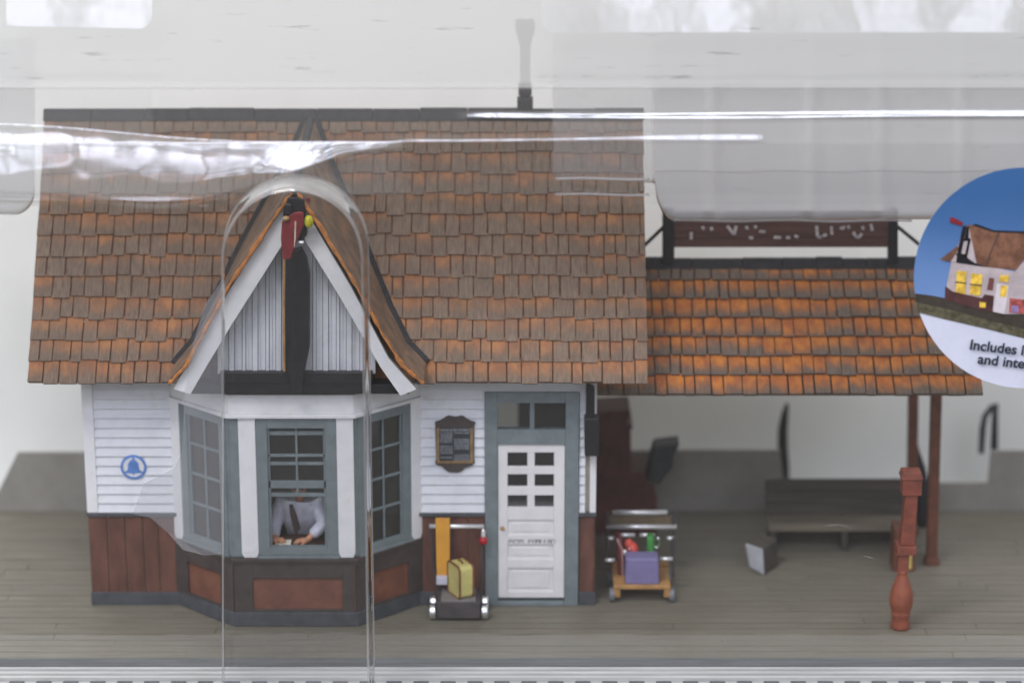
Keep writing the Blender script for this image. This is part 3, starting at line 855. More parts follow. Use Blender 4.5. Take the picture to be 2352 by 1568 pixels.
for pts_ in (((440, 160), (440, 220)), ((530, 115), (545, 140)), ((600, 120), (612, 145)), ((735, 110), (790, 180)), ((790, 180), (808, 110)), ((885, 115), (905, 135)), ((955, 112), (975, 125)), ((995, 155), (1045, 158)), ((910, 205), (945, 208)),
             ((1115, 203), (1175, 206)), ((1215, 205), (1250, 207)), ((1285, 190), (1315, 203)), ((1465, 110), (1472, 195)), ((1472, 200), (1505, 203)), ((1515, 195), (1548, 178)), ((1585, 115), (1590, 180)), ((1655, 125), (1690, 132)),
             ((1685, 110), (1690, 132)), ((1720, 108), (1735, 130)), ((1765, 160), (1785, 195)), ((1785, 197), (1815, 203)), ((1815, 203), (1835, 172)), ((1838, 112), (1850, 140)), ((1910, 95), (1922, 150))):
    (ax, ay), (bx_, by_) = pts_
    a = at(*cG(ax, ay), YSg - 0.03); b = at(*cG(bx_, by_), YSg - 0.03)
    d = (b - a); d.y = 0; d.normalize(); nn = Vector((-d.z, 0, d.x)) * 0.035
    q.prism([a + nn, b + nn, b - nn, a - nn], (0, 0.012, 0))
q.build('lettering', paint('worn_white', (0.5, 0.46, 0.47), 0.6, 0.35, 6.0), ss)

# ================================================================== THINGS ON THE DECK
# two platform carts
cK = crop(1660, 1980, 2.903)
cart = thing('luggage_cart', 'dark grey flat luggage cart with bright wheels before the brown wainscot', 'cart', (X(1052, 1425, -0.7), -0.65, 0))
x0, x1 = X(1003, 1400, -1.05), X(1103, 1400, -1.05)
zt_ = Z(1379, -1.05)
q = MB(); q.box(x0, x1, -1.08, -0.24, 0.07, zt_ - 0.03); q.build('body', M_cartgrey, cart, bevel=0.02)
q = MB(); q.box(x0 + 0.1, x1 - 0.1, -1.06, -0.26, zt_ - 0.03, zt_ + 0.012); q.build('platform', M_carttop, cart, bevel=0.01)
for wx in (x0 - 0.1, x1 + 0.1):
    for wy in (-0.9, -0.36):
        q = MB(); q.lathe([(0.05, -0.085), (0.16, -0.085), (0.19, -0.06), (0.19, 0.06), (0.16, 0.085), (0.05, 0.085)], (wx, wy, 0.19), 24, 'X'); q.build('wheel', M_chrome, cart, smooth_=False, bevel=0.01)
hz = Z(1208, -0.3); hx0, hx1 = X(986, 1208, -0.3), X(1112, 1208, -0.3)
q = MB(); q.tube([(hx0, -0.3, hz), (hx1, -0.3, hz)], 0.055, 10); q.build('handle_bar', M_rail, cart, smooth_=True)
for hx in (hx0 + 0.03, hx1 - 0.03):
    q = MB(); q.tube([(hx, -0.3, hz), (hx * 0.5 + (x0 if hx < 0 and hx == hx0 + 0.03 else x1) * 0.5, -0.28, hz * 0.5), ((x0 + 0.03) if hx == hx0 + 0.03 else (x1 - 0.03), -0.27, 0.15)], 0.03, 8); q.build('handle_post', M_cartgrey, cart)
# red lantern hanging from the bar
lt = thing('red_lantern', 'small round red lantern hanging from the cart handle beside the door frame', 'lantern', at(1111, 1252, -0.36))
c_ = at(1110, 1241, -0.36)
q = MB(); q.ball(c_, 0.105, 18); q.build('globe', paint('lantern_red', (0.42, 0.01, 0.02), 0.2, 0.2), lt, smooth_=True)
q = MB(); q.lathe([(0.05, 0.09), (0.055, 0.13), (0.045, 0.26), (0.02, 0.30)], c_, 14); q.build('cap', M_rail, lt, smooth_=True)
# orange-yellow board leaning on the handle
yb_ = thing('yellow_board', 'tall orange-yellow board standing on the grey luggage cart', 'board', at(1016, 1338, -0.5))
q = MB(); q.prism([at(1000, 1190, -0.38), at(1033, 1190, -0.38), at(1033, 1321, -0.48), at(1003, 1321, -0.48)], (0, 0.06, 0)); q.build('panel', paint('board_yellow', (0.62, 0.295, 0.035), 0.5, 0.1), yb_, bevel=0.01)
q = MB(); q.rbox(at(1015, 1330, -0.5) , (0.26, 0.2, 0.2)); q.build('foot', paint('pale_lilac', (0.50, 0.50, 0.60), 0.5, 0.08), yb_, bevel=0.02)
# yellow suitcase
ys_ = thing('yellow_suitcase', 'pale yellow suitcase with brown edges standing on the grey cart', 'suitcase', at(1057, 1372, -0.75))
sc0 = at(1058, 1334, -0.68); szh = 0.80
Mz = Matrix.Translation((sc0.x, sc0.y, zt_ + 0.012 + szh / 2)) @ Matrix.Rotation(R(-62), 4, 'Z')
def rounded(w_, h, r_, n_=5):
    P = []
    for cx_, cz_, a0 in ((w_ / 2 - r_, h / 2 - r_, 0), (-w_ / 2 + r_, h / 2 - r_, 90), (-w_ / 2 + r_, -h / 2 + r_, 180), (w_ / 2 - r_, -h / 2 + r_, 270)):
        for k in range(n_ + 1):
            t = R(a0 + 90 * k / n_); P.append((cx_ + r_ * math.cos(t), cz_ + r_ * math.sin(t)))
    return P
def case(parent, M_, w_, h, d_, r_, mat_body, mat_edge, handle=True):
    q = MB(); q.prism([M_ @ Vector((a, -d_ / 2, b)) for a, b in rounded(w_, h, r_)], M_.to_3x3() @ Vector((0, d_, 0))); q.build('shell', mat_body, parent, bevel=0.03)
    q = MB()
    for s in (-1, 1):
        path = [M_ @ Vector((a, s * d_ / 2 * 0.97, b)) for a, b in rounded(w_ * 0.99, h * 0.99, r_)]
        q.tube(path + [path[0]], 0.028, 6, cap=False)
    q.build('edging', mat_edge, parent)
    if handle:
        q = MB(); q.tube([M_ @ Vector((-0.1, 0, h / 2)), M_ @ Vector((-0.08, 0, h / 2 + 0.05)), M_ @ Vector((0.08, 0, h / 2 + 0.05)), M_ @ Vector((0.1, 0, h / 2))], 0.022, 6); q.build('handle', mat_edge, parent)
case(ys_, Mz, 0.62, szh, 0.36, 0.12, paint('case_yellow', (0.57, 0.52, 0.19), 0.5, 0.1), paint('case_brown', (0.20, 0.075, 0.035), 0.5, 0.2))

cC = crop(2380, 1950, 3.135)
def cc3(cx_, cy_, Y): return at(*cC(cx_, cy_), Y)
trol = thing('baggage_trolley', 'tan wooden baggage trolley with silver rails beside the depot corner', 'cart', (cc3(590, 1470, 0.5).x, 0.6, 0))
YT = 0.0
xa2, xb2 = cc3(235, 1240, YT).x, cc3(950, 1240, YT).x
zd0, zd1 = cc3(0, 1275, YT).z, cc3(0, 1222, YT).z
q = MB(); q.box(xa2, xb2, YT, YT + 1.5, zd0, zd1); q.box(xa2, xb2, YT + 1.2, YT + 1.5, zd1, zd1 + 0.05); q.build('deck', M_tan, trol, bevel=0.02)
for a, b in ((xa2, xa2 + 0.16), (xb2 - 0.16, xb2)):
    q = MB(); q.box(a, b, YT + 0.02, YT + 0.16, cc3(0, 1380, YT).z, zd0 - 0.002); q.build('leg', M_tan, trol, bevel=0.02)
for wx in (xa2 - 0.03, xb2 + 0.03):
    for wy in (0.16, 1.25):
        q = MB(); q.lathe([(0.04, -0.06), (0.17, -0.06), (0.17, 0.06), (0.04, 0.06)], (wx, YT + wy, 0.17), 22, 'X'); q.build('wheel', paint('wheel_grey', (0.16, 0.18, 0.2), 0.4, 0.15), trol, bevel=0.015)
YRr = 1.55
for cy_, x0_, x1_, r_ in ((308, 215, 905, 0.062), (488, 140, 1020, 0.062)):
    q = MB(); q.tube([cc3(x0_, cy_, YRr), cc3(x1_, cy_, YRr)], r_, 10); q.build('rail', M_rail, trol, smooth_=True)
for x0_, x1_, cy_, Y_ in ((285, 500, 592, 1.1), (560, 745, 592, 1.1), (145, 235, 632, 0.9), (905, 1000, 632, 0.9), (820, 970, 890, 0.5), (125, 245, 905, 0.5)):
    q = MB(); q.tube([cc3(x0_, cy_, Y_), cc3(x1_, cy_, Y_)], 0.05, 8); q.build('rail', M_rail, trol, smooth_=True)
for x_ in (160, 985):
    q = MB(); a = cc3(x_, 300, YRr); q.tube([a, (a.x, YRr, zd0)], 0.04, 8); q.build('upright', M_cartgrey, trol)
    q = MB(); a = cc3(x_, 620, 0.8); q.tube([a, (a.x, 0.8, zd0)], 0.035, 8); q.build('upright', M_cartgrey, trol)
q = MB(); q.img([cC(*p_) for p_ in ((185, 345), (960, 345), (960, 455), (185, 455))], YRr + 0.02, 0.05); q.build('head_board', paint('olive_board', (0.13, 0.10, 0.06), 0.6, 0.2), trol)
def crate(name, label, cat, pts_, Y, dep, mt, bev=0.05):
    ps = [at(*cC(*p_), Y) for p_ in pts_]
    e = thing(name, label, cat, (sum(p_.x for p_ in ps) / len(ps), Y + dep / 2, min(p_.z for p_ in ps)))
    q = MB(); q.prism(ps, (0, dep, 0)); q.build('shell', mt, e, bevel=bev)
    return e
zz_ = zd1
pur = crate('purple_case', 'square lilac-purple case at the front of the loaded trolley', 'suitcase', ((385, 885), (800, 885), (805, 1218), (380, 1218)), YT + 0.05, 0.5, paint('case_purple', (0.20, 0.175, 0.34), 0.55, 0.08, 4.0, 0.2))
q = MB(); a = cc3(540, 890, 0.3); b = cc3(650, 890, 0.3); q.tube([a, a + Vector((0.02, 0, 0.06)), b + Vector((-0.02, 0, 0.06)), b], 0.022, 6); q.build('handle', M_cartgrey, pur)
dr = crate('dark_red_case', 'dark red narrow case leaning behind the purple case', 'suitcase', ((270, 640), (330, 640), (375, 800), (375, 1195), (290, 1130)), YT + 0.62, 0.55, paint('case_darkred', (0.15, 0.028, 0.03), 0.5, 0.2))
q = MB(); q.tube([cc3(275, 640, 0.6), cc3(345, 790, 0.6), cc3(352, 1180, 0.6)], 0.03, 6); q.build('strap', paint('strap_pale', (0.4, 0.25, 0.24), 0.5), dr)
rb_ = thing('red_round_bag', 'rounded bright red bag resting behind the purple case', 'bag', cc3(470, 870, 0.7))
q = MB(); c_ = cc3(470, 780, 0.72); q.ball(c_, 0.2, 20, (0.75, 0.9, 1.05)); c2_ = cc3(425, 700, 0.74); q.ball(c2_, 0.13, 16, (0.8, 0.9, 1.0)); q.box(c_.x - 0.1, c_.x + 0.1, 0.65, 0.8, zd1, c_.z)
q.build('sack', paint('bag_red', (0.55, 0.075, 0.055), 0.45, 0.15), rb_, smooth_=True)
q = MB(); c_ = cc3(430, 762, 0.5); q.ball(c_, 0.03, 10); q.build('buckle', M_chrome, rb_, smooth_=True)
q = MB(); c_ = cc3(375, 810, 0.55); q.ball(c_, 0.055, 10, (0.9, 0.9, 1.4)); q.build('lock', M_rail, rb_, smooth_=True)
gn = crate('green_case', 'small upright bright green case behind the purple case', 'suitcase', ((650, 612), (745, 612), (740, 1200), (660, 1200)), YT + 0.62, 0.3, paint('case_green', (0.055, 0.25, 0.055), 0.5, 0.15))
for p_ in ((790, 632), (770, 745)):
    q = MB(); q.ball(cc3(p_[0], p_[1], 0.66), 0.045, 10); q.build('clasp', M_chrome, gn, smooth_=True)
q = MB(); q.tube([cc3(745, 640, 0.7), cc3(800, 640, 0.7), cc3(805, 720, 0.7), cc3(745, 750, 0.7)], 0.03, 6); q.build('handle', paint('green_handle', (0.10, 0.2, 0.08), 0.5), gn)

# dark brown stepped cabinet and green box behind the trolley
cQ = crop(2300, 1500, 3.136)
YC = 4.5
q = MB()
pts_ = [at(*cQ(*p_), YC) for p_ in ((200, 475), (690, 445), (700, 475), (655, 590), (665, 620), (735, 660), (700, 690), (705, 960), (695, 1215), (890, 1215), (900, 1420), (1015, 1450), (1030, 1540))]
pts_ += [Vector((pts_[-1].x, YC, 0)), Vector((pts_[0].x, YC, 0))]
q.prism(pts_, (0, 1.2, 0))
cab = tag(q.build('stepped_cabinet', paint('cabinet_brown', (0.085, 0.025, 0.02), 0.6, 0.3, 2.0, 0.2), bevel=0.03), 'tall dark brown stepped cabinet standing behind the depot corner', 'cabinet')
q = MB()
pts_ = [at(*cQ(*p_), YC - 0.1) for p_ in ((1000, 900), (1320, 860), (1245, 1010), (1225, 1160), (1060, 1380), (900, 1330), (935, 1100))]
q.prism(pts_, (0, 0.7, 0))
tag(q.build('tilted_box', paint('dark_green', (0.032, 0.038, 0.038), 0.5, 0.3), bevel=0.05), 'dark green-grey tilted box leaning on the brown stepped cabinet', 'box')

# bench
c8 = crop(2900, 1500, 1.4256)
bn = thing('platform_bench', 'long weathered grey-brown wooden bench under the canopy', 'bench', (X(1925, 1240, 3.6), 3.7, 0))
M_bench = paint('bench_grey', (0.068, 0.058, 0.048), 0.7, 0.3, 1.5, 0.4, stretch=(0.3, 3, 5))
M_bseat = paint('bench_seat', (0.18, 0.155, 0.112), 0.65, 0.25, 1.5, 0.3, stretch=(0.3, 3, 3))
bx0_, bx1_ = X(1760, 1180, 3.9), X(2098, 1180, 3.9)
zs0, zs1 = Z(1220, 3.3), Z(1207, 3.3)
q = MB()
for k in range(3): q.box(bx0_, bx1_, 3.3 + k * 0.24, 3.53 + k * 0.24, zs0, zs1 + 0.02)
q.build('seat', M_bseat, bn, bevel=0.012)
q = MB(); zk0, zk1 = Z(1180, 4.1), Z(1099, 4.15)
for k in range(3):
    a = zk0 + (zk1 - zk0) * k / 3; b = zk0 + (zk1 - zk0) * (k + 1) / 3
    q.hexa([(bx0_ - 0.02, 4.06 + 0.03 * k, a), (bx1_, 4.06 + 0.03 * k, a), (bx1_, 4.14 + 0.03 * k, a), (bx0_ - 0.02, 4.14 + 0.03 * k, a),
            (bx0_ - 0.02, 4.08 + 0.03 * k, b - 0.015), (bx1_, 4.08 + 0.03 * k, b - 0.015), (bx1_, 4.16 + 0.03 * k, b - 0.015), (bx0_ - 0.02, 4.16 + 0.03 * k, b - 0.015)])
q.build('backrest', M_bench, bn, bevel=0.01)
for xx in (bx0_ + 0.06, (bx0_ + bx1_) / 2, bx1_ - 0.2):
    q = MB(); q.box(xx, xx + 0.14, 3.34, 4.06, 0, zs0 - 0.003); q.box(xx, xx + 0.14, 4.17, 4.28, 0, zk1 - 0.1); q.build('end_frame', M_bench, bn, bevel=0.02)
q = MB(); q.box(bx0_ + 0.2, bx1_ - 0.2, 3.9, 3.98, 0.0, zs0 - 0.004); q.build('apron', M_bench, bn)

# pale suitcase by the bench
ps = thing('grey_suitcase', 'dark suitcase with pale grey side standing in front of the bench', 'suitcase', at(1748, 1310, 2.1))
p0 = at(1712, 1305, 2.0)
A_ = [at(*c8(*p_), y_) for p_, y_ in (((115, 930), 1.95), ((215, 965), 1.75), ((222, 1112), 1.75), ((140, 1065), 1.95))]
zmin = min(a.z for a in A_)
A_ = [a - Vector((0, 0, zmin - 0.01)) for a in A_]
off = Vector((0.40, 0.62, 0.02))
q = MB(); q.prism([a + off * 0.06 for a in A_], off); q.build('shell', paint('case_charcoal', (0.072, 0.062, 0.052), 0.6, 0.2), ps, bevel=0.03)
q = MB(); q.prism(A_, off * 0.055); q.build('side', paint('case_pale', (0.42, 0.43, 0.46), 0.55, 0.08), ps, bevel=0.02)

# rust-red pump
c8x = lambda cx_: c8(cx_, 0)[0]
ang_ = PITCH + math.atan((1440 - 784) / F); YP = CAM.y + CAM.z / math.tan(ang_)
pc = at(2067, 1440, YP)
M_rust = paint('rust_red', (0.20, 0.052, 0.030), 0.5, 0.25, 4.0, 0.3)
M_rust2 = paint('rust_orange', (0.27, 0.075, 0.04), 0.45, 0.2, 4.0, 0.15)
pu = thing('pump_post', 'rust red square-capped post on a turned vase-shaped base', 'pump', (pc.x, YP, 0))
U = 1.0 / 104.0
zq = lambda py: Z(py, YP)
q = MB()
prof_px = [(23, 1440), (24.5, 1436), (23, 1428), (21.5, 1412), (24, 1409), (24, 1404), (22, 1401), (27, 1393), (29.5, 1380), (28.5, 1366), (24.5, 1350), (18.5, 1334), (13.5, 1322), (11.5, 1316), (14, 1313), (14, 1308), (12, 1306)]
q.lathe([(a * 0.94 / 100, max(0, zq(b))) for a, b in prof_px], (pc.x, YP, 0), 30)
q.build('vase_base', M_rust2, pu, smooth_=True)
ccx = pc.x + 0.1
q = MB()
def taper(x_, z0, z1, w0_, w1_, y_=YP, lean=0.0):
    q.hexa([(x_ - w0_, y_ - w0_, z0), (x_ + w0_, y_ - w0_, z0), (x_ + w0_, y_ + w0_, z0), (x_ - w0_, y_ + w0_, z0),
            (x_ - w1_ + lean, y_ - w1_, z1), (x_ + w1_ + lean, y_ - w1_, z1), (x_ + w1_ + lean, y_ + w1_, z1), (x_ - w1_ + lean, y_ + w1_, z1)])
taper(pc.x + 0.0, zq(1308), zq(1268), 0.125, 0.125)
taper(pc.x + 0.06, zq(1247), zq(1131), 0.16, 0.145, lean=0.05)
q.build('shaft', M_rust, pu, bevel=0.02)
q = MB(); taper(pc.x + 0.04, zq(1268), zq(1247), 0.22, 0.22); q.build('collar', M_rust, pu, bevel=0.02)
q = MB(); taper(pc.x + 0.1, zq(1131), zq(1095), 0.22, 0.22); taper(pc.x + 0.09, zq(1095) + 0.003, zq(1079), 0.25, 0.21); q.build('cap', M_rust, pu, bevel=0.02)
# small brown chest with yellow panels just behind the post
chs = thing('brown_chest', 'small orange-brown chest with yellow panels standing behind the rust red post', 'chest', at(2075, 1305, 2.0))
q = MB(); a = at(2055, 1214, 2.0); b = at(2101, 1306, 2.0); q.box(a.x, b.x, 2.0, 2.6, 0.0, a.z); q.build('body', M_postbrown, chs, bevel=0.02)
M_yel = paint('panel_yellow', (0.55, 0.46, 0.12), 0.5, 0.1)
for x0_, x1_, y0_, y1_ in ((2084, 2099, 1212, 1246), (2080, 2094, 1268, 1306)):
    q = MB(); q.img([(x0_, y0_), (x1_, y0_), (x1_, y1_), (x0_, y1_)], 1.975, 0.02); q.build('panel', M_yel, chs)

# dark sack behind the posts
c9 = crop(3400, 1450, 2.09)
q = MB()
YK = 5.2
path = [(2098, 1000), (2101, 1035), (2108, 1075), (2114, 1130), (2114, 1180), (2112, 1215)]
rad = [0.05, 0.12, 0.2, 0.25, 0.25, 0.2]
q.tube([at(x, y, YK) for x, y in path], rad, 14)
tag(q.build('black_sack', paint('sack_black', (0.010, 0.010, 0.014), 0.6, 0.2), smooth_=True), 'black tapering sack standing between the two brown canopy posts', 'sack')
# black wire hooks at the back
YH = 8.2
q = MB(); q.tube([at(x, y, YH) for x, y in ((1808, 926), (1803, 950), (1798, 985), (1798, 1030), (1801, 1070), (1803, 1125))], [0.05, 0.1, 0.13, 0.14, 0.14, 0.12], 10)
tag(q.build('wire_hook', M_black, smooth_=True), 'black curved spike rising behind the bench', 'wire')
q = MB(); q.tube([at(x, y, YH) for x, y in ((2283, 1125), (2283, 1040), (2285, 960), (2287, 928), (2280, 932), (2262, 956), (2257, 985), (2254, 1040))], [0.13, 0.11, 0.09, 0.08, 0.08, 0.08, 0.09, 0.08], 10)
tag(q.build('bent_wire_hook', M_black, smooth_=True), 'black wire bent into a pointed hook by the canopy end', 'wire')

# ================================================================== PERSON AT THE BAY WINDOW
zdk = zp(1256) - 0.03
dsk = thing('desk', 'brown desk with white paper inside the bay window', 'desk', (X(680, 1250, -0.8), -0.75, 0))
dX0, dX1 = X(560, 1250, -0.9), X(800, 1250, -0.9)
q = MB(); q.box(dX0, dX1, -1.15, -0.35, zdk - 0.1, zdk); q.build('top', paint('desk_brown', (0.07, 0.035, 0.02), 0.5), dsk, bevel=0.01)
for xx in (dX0 + 0.05, dX1 - 0.15):
    for yy in (-1.1, -0.5):
        q = MB(); q.box(xx, xx + 0.1, yy, yy + 0.1, 0.065, zdk - 0.1); q.build('leg', paint('desk_brown', (0.07, 0.035, 0.02)), dsk)
pp = MB(); pp.box(X(632, 1248, -1.0), X(668, 1248, -1.0), -1.12, -0.8, zdk + 0.004, zdk + 0.03)
tag(pp.build('paper', paint('paper_white', (0.8, 0.78, 0.68), 0.6)), 'white paper lying on the desk inside the bay window', 'paper')
pX = X(692, 1180, -0.4)
st = thing('stool', 'dark stool under the clerk inside the bay', 'stool', (pX, 0.35, 0.06))
q = MB(); q.lathe([(0.42, 0.93), (0.45, 0.97), (0.45, 1.05), (0.40, 1.08)], (pX, 0.35, 0.06), 20); q.build('seat', M_dkframe, st)
for a_ in (45, 135, 225, 315):
    q = MB(); q.tube([(pX + 0.3 * math.cos(R(a_)), 0.35 + 0.3 * math.sin(R(a_)), 1.0), (pX + 0.38 * math.cos(R(a_)), 0.35 + 0.38 * math.sin(R(a_)), 0.065)], 0.05, 8); q.build('leg', M_dkframe, st)
per = thing('person', 'clerk in white shirt and dark tie leaning on the desk in the bay window', 'person', (pX, 0.35, 1.1))
zsh = Z(1158, -0.55)
hipz = 1.32; hy = 0.35
ex_ = lambda px, py, Y: tuple(at(px, py, Y))
M_skin = paint('skin', (0.50, 0.25, 0.14), 0.5, 0.1)
M_shirt = paint('shirt_white', (0.62, 0.64, 0.74), 0.7, 0.16, 4.0, 0.9)
LsH, RsH = (pX - 0.46, -0.36, zsh - 0.02), (pX + 0.42, -0.62, zsh + 0.03)
LeL, ReL = ex_(630, 1208, -0.5), ex_(744, 1203, -0.72)
LhA, RhA = ex_(630, 1243, -0.92), ex_(702, 1243, -1.0)
chest = (pX, -0.36, zsh - 0.25)
body_v = [(pX, hy, hipz), (pX, 0.05, 1.95), chest, (pX, -0.56, zsh + 0.12), (pX, -0.70, zsh + 0.34), (pX, -0.80, zsh + 0.56), (pX, -0.78, zsh + 0.78),
          LsH, LeL, LhA, RsH, ReL, RhA,
          (pX - 0.25, 0.25, 1.22), (pX - 0.28, -0.55, 1.22), (pX - 0.28, -0.5, 0.2), (pX + 0.25, 0.25, 1.22), (pX + 0.28, -0.55, 1.22), (pX + 0.28, -0.5, 0.2),
          (pX - 0.28, -0.75, 0.13), (pX + 0.28, -0.75, 0.13)]
body_e = [(0, 1), (1, 2), (2, 3), (3, 4), (4, 5), (5, 6), (2, 7), (7, 8), (8, 9), (2, 10), (10, 11), (11, 12), (0, 13), (13, 14), (14, 15), (0, 16), (16, 17), (17, 18), (15, 19), (18, 20)]
body_r = [0.22, 0.2, 0.16, 0.1, 0.15, 0.24, 0.2, 0.1, 0.085, 0.075, 0.1, 0.085, 0.075, 0.2, 0.15, 0.09, 0.2, 0.15, 0.09, 0.08, 0.08]
bod = skin('body', body_v, body_e, body_r, M_skin, per)
skin('shirt', [(pX, hy, hipz - 0.02), (pX, 0.05, 1.95), chest, LsH, LeL, tuple(Vector(LeL).lerp(Vector(LhA), 0.72)), RsH, ReL, tuple(Vector(ReL).lerp(Vector(RhA), 0.72)), (pX, -0.52, zsh + 0.05)],
     [(0, 1), (1, 2), (2, 3), (3, 4), (4, 5), (2, 6), (6, 7), (7, 8), (2, 9)], [0.36, 0.42, 0.5, 0.26, 0.17, 0.14, 0.26, 0.17, 0.14, 0.2], M_shirt, per)
skin('trousers', [body_v[0], body_v[13], body_v[14], body_v[15], body_v[16], body_v[17], body_v[18]], [(0, 1), (1, 2), (2, 3), (0, 4), (4, 5), (5, 6)], [0.36, 0.25, 0.19, 0.13, 0.25, 0.19, 0.13], M_black, per)
for (hx_, hy_, hz_), sgn in ((LhA, 1), (RhA, -1)):     # five short fingers resting on the desk
    q = MB()
    q.ball((hx_ + 0.05 * sgn, hy_ - 0.03, zdk + 0.09), 0.11, 14, (1.15, 1.0, 0.65))
    for k in range(4):
        x_ = hx_ + sgn * (0.09 + 0.015 * k); y_ = hy_ - 0.10 + 0.05 * k
        L_ = (0.13, 0.16, 0.15, 0.11)[k]
        q.tube([(x_, y_, zdk + 0.10), (x_ + sgn * L_ * 0.6, y_ - 0.03, zdk + 0.085), (x_ + sgn * L_, y_ - 0.04, zdk + 0.035)], [0.032, 0.029, 0.02], 7)
    q.tube([(hx_, hy_ - 0.1, zdk + 0.08), (hx_ + sgn * 0.06, hy_ - 0.19, zdk + 0.06), (hx_ + sgn * 0.12, hy_ - 0.22, zdk + 0.035)], [0.035, 0.03, 0.022], 7)
    q.build('hand', M_skin, per, smooth_=True)
q = MB()
tp = [ex_(668, 1158, -0.98), ex_(674, 1180, -0.99), ex_(682, 1212, -0.96), ex_(680, 1226, -0.93)]
wv = [0.04, 0.075, 0.085, 0.02]
V = []
for (x_, y_, z_), w_ in zip(tp, wv): V += [(x_ - w_, y_ - 0.02, z_), (x_ + w_, y_ - 0.02, z_)]
q.add(V, [(0, 1, 3, 2), (2, 3, 5, 4), (4, 5, 7, 6)])
o = q.build('necktie', paint('tie_dark', (0.035, 0.018, 0.018), 0.5, 0.5, 8.0), per)
so = o.modifiers.new('t', 'SOLIDIFY'); so.thickness = 0.03
q = MB(); q.ball((pX, -0.78, zsh + 0.70), 0.26, 20, (0.95, 1.05, 0.9)); q.build('hair', paint('hair_dark', (0.02, 0.014, 0.012), 0.5, 0.3), per, smooth_=True)
q = MB()
for s in (-1, 1):
    q.ball((pX + 0.085 * s, -1.035, zsh + 0.56), 0.025, 10)
q.build('eyes', M_black, per)
q = MB(); q.prism([(pX - 0.04, -1.02, zsh + 0.46), (pX + 0.04, -1.02, zsh + 0.46), (pX, -1.04, zsh + 0.56)], (0, -0.05, -0.01)); q.build('nose', M_skin, per)

# ================================================================== CLEAR PACKAGE
pk = thing('clear_plastic_cover', 'clear moulded plastic package cover with milky top over the whole station', 'packaging', (0, -4.4, -0.6))
YPn = -4.45
M_clear = clear_mat('clear_plastic', haze=0.02, wav=0.02, wav_scale=0.35)
M_reflpatch = clear_mat('reflection_patch_plastic', haze=0.24, haze_col=(0.66, 0.67, 0.72), gain=2.2, wav=0.02)  # haze stands in for reflected light on the front
M_rim = clear_mat('clear_plastic_rim', haze=0.34, haze_col=(0.72, 0.70, 0.69), gain=2.4, tint=(0.86, 0.86, 0.86))
M_hood = clear_mat('scuffed_veiled_plastic', use_attr=True, haze_col=(0.465, 0.468, 0.466), scratch=0.9, rough=0.05, wav=0.03, wav_scale=0.5, gain=2.2)
M_block = clear_mat('milky_plastic', use_attr=True, haze_col=(0.60, 0.595, 0.62), scratch=0.25, rough=0.08, wav=0.04, wav_scale=0.7, gain=2.0)
M_pad = clear_mat('glossy_plastic_pad', wav=0.006, wav_scale=0.8, rough=0.015, gain=2.2)

SEAM = 470
zseam = Z(SEAM, YPn)
fp = MB(); fp.add([(-15, YPn, -0.6), (15, YPn, -0.6), (15, YPn, zseam), (-15, YPn, zseam)], [(0, 1, 2, 3)])
fp.build('front_panel', M_clear, pk)

# hood profile: walk up the picture, leaning back more and more
def lean(s):
    if s > 330: return 0.0
    if s > 262: return 8.0
    if s > 205: return 4.0
    return 58.0
prof = []
py_, pz_ = YPn, zseam
while True:
    s_ = proj((0, py_, pz_))[1]
    t = R(lean(s_))
    prof.append((s_, py_, pz_, t))
    if s_ < -90: break
    step = 0.018 if 235 < s_ < 470 else 0.05
    py_ += math.sin(t) * step; pz_ += math.cos(t) * step
def sm(a, b, x):
    t = max(0.0, min(1.0, (x - a) / (b - a))); return t * t * (3 - 2 * t)
def bead(s, c, w_, h):
    q_ = (s - c) / w_
    return h * math.sqrt(max(0.0, 1 - q_ * q_)) if abs(q_) < 1 else 0.0
def facet(s, c, w_, deg):
    # a strip leaning back by deg between c+w and c-w (picture px), eased back to the sheet below it
    k = math.tan(R(deg)) * 2 * w_ / 100
    if s > c + w_: return k * sm(c + w_ * 1.7 + 8, c + w_, s)
    if s < c - w_: return 0.0
    return k * (s - c + w_) / (2 * w_)
def swell(s, s0, s1, d1, d0):
    # like facet, but the lean grows evenly from d1 at the lower edge s1 to d0 at the upper edge s0
    a, b = math.tan(R(d1)), math.tan(R(d0)); L = (s1 - s0) / 100
    full = L * (a + b) / 2
    if s > s1: return full * sm(s1 + (s1 - s0) * 0.35 + 8, s1, s)
    if s < s0: return 0.0
    q = (s1 - s) / (s1 - s0)
    return full - L * (a * q + (b - a) * q * q / 2)
def hump(s, c, w_, h):
    q_ = (s - c) / w_
    return h * (0.5 + 0.5 * math.cos(math.pi * q_)) if abs(q_) < 1 else 0.0
xs_px = [-150 + 2700 * i / 300 for i in range(301)]
hd = MB(); V = []; A = []
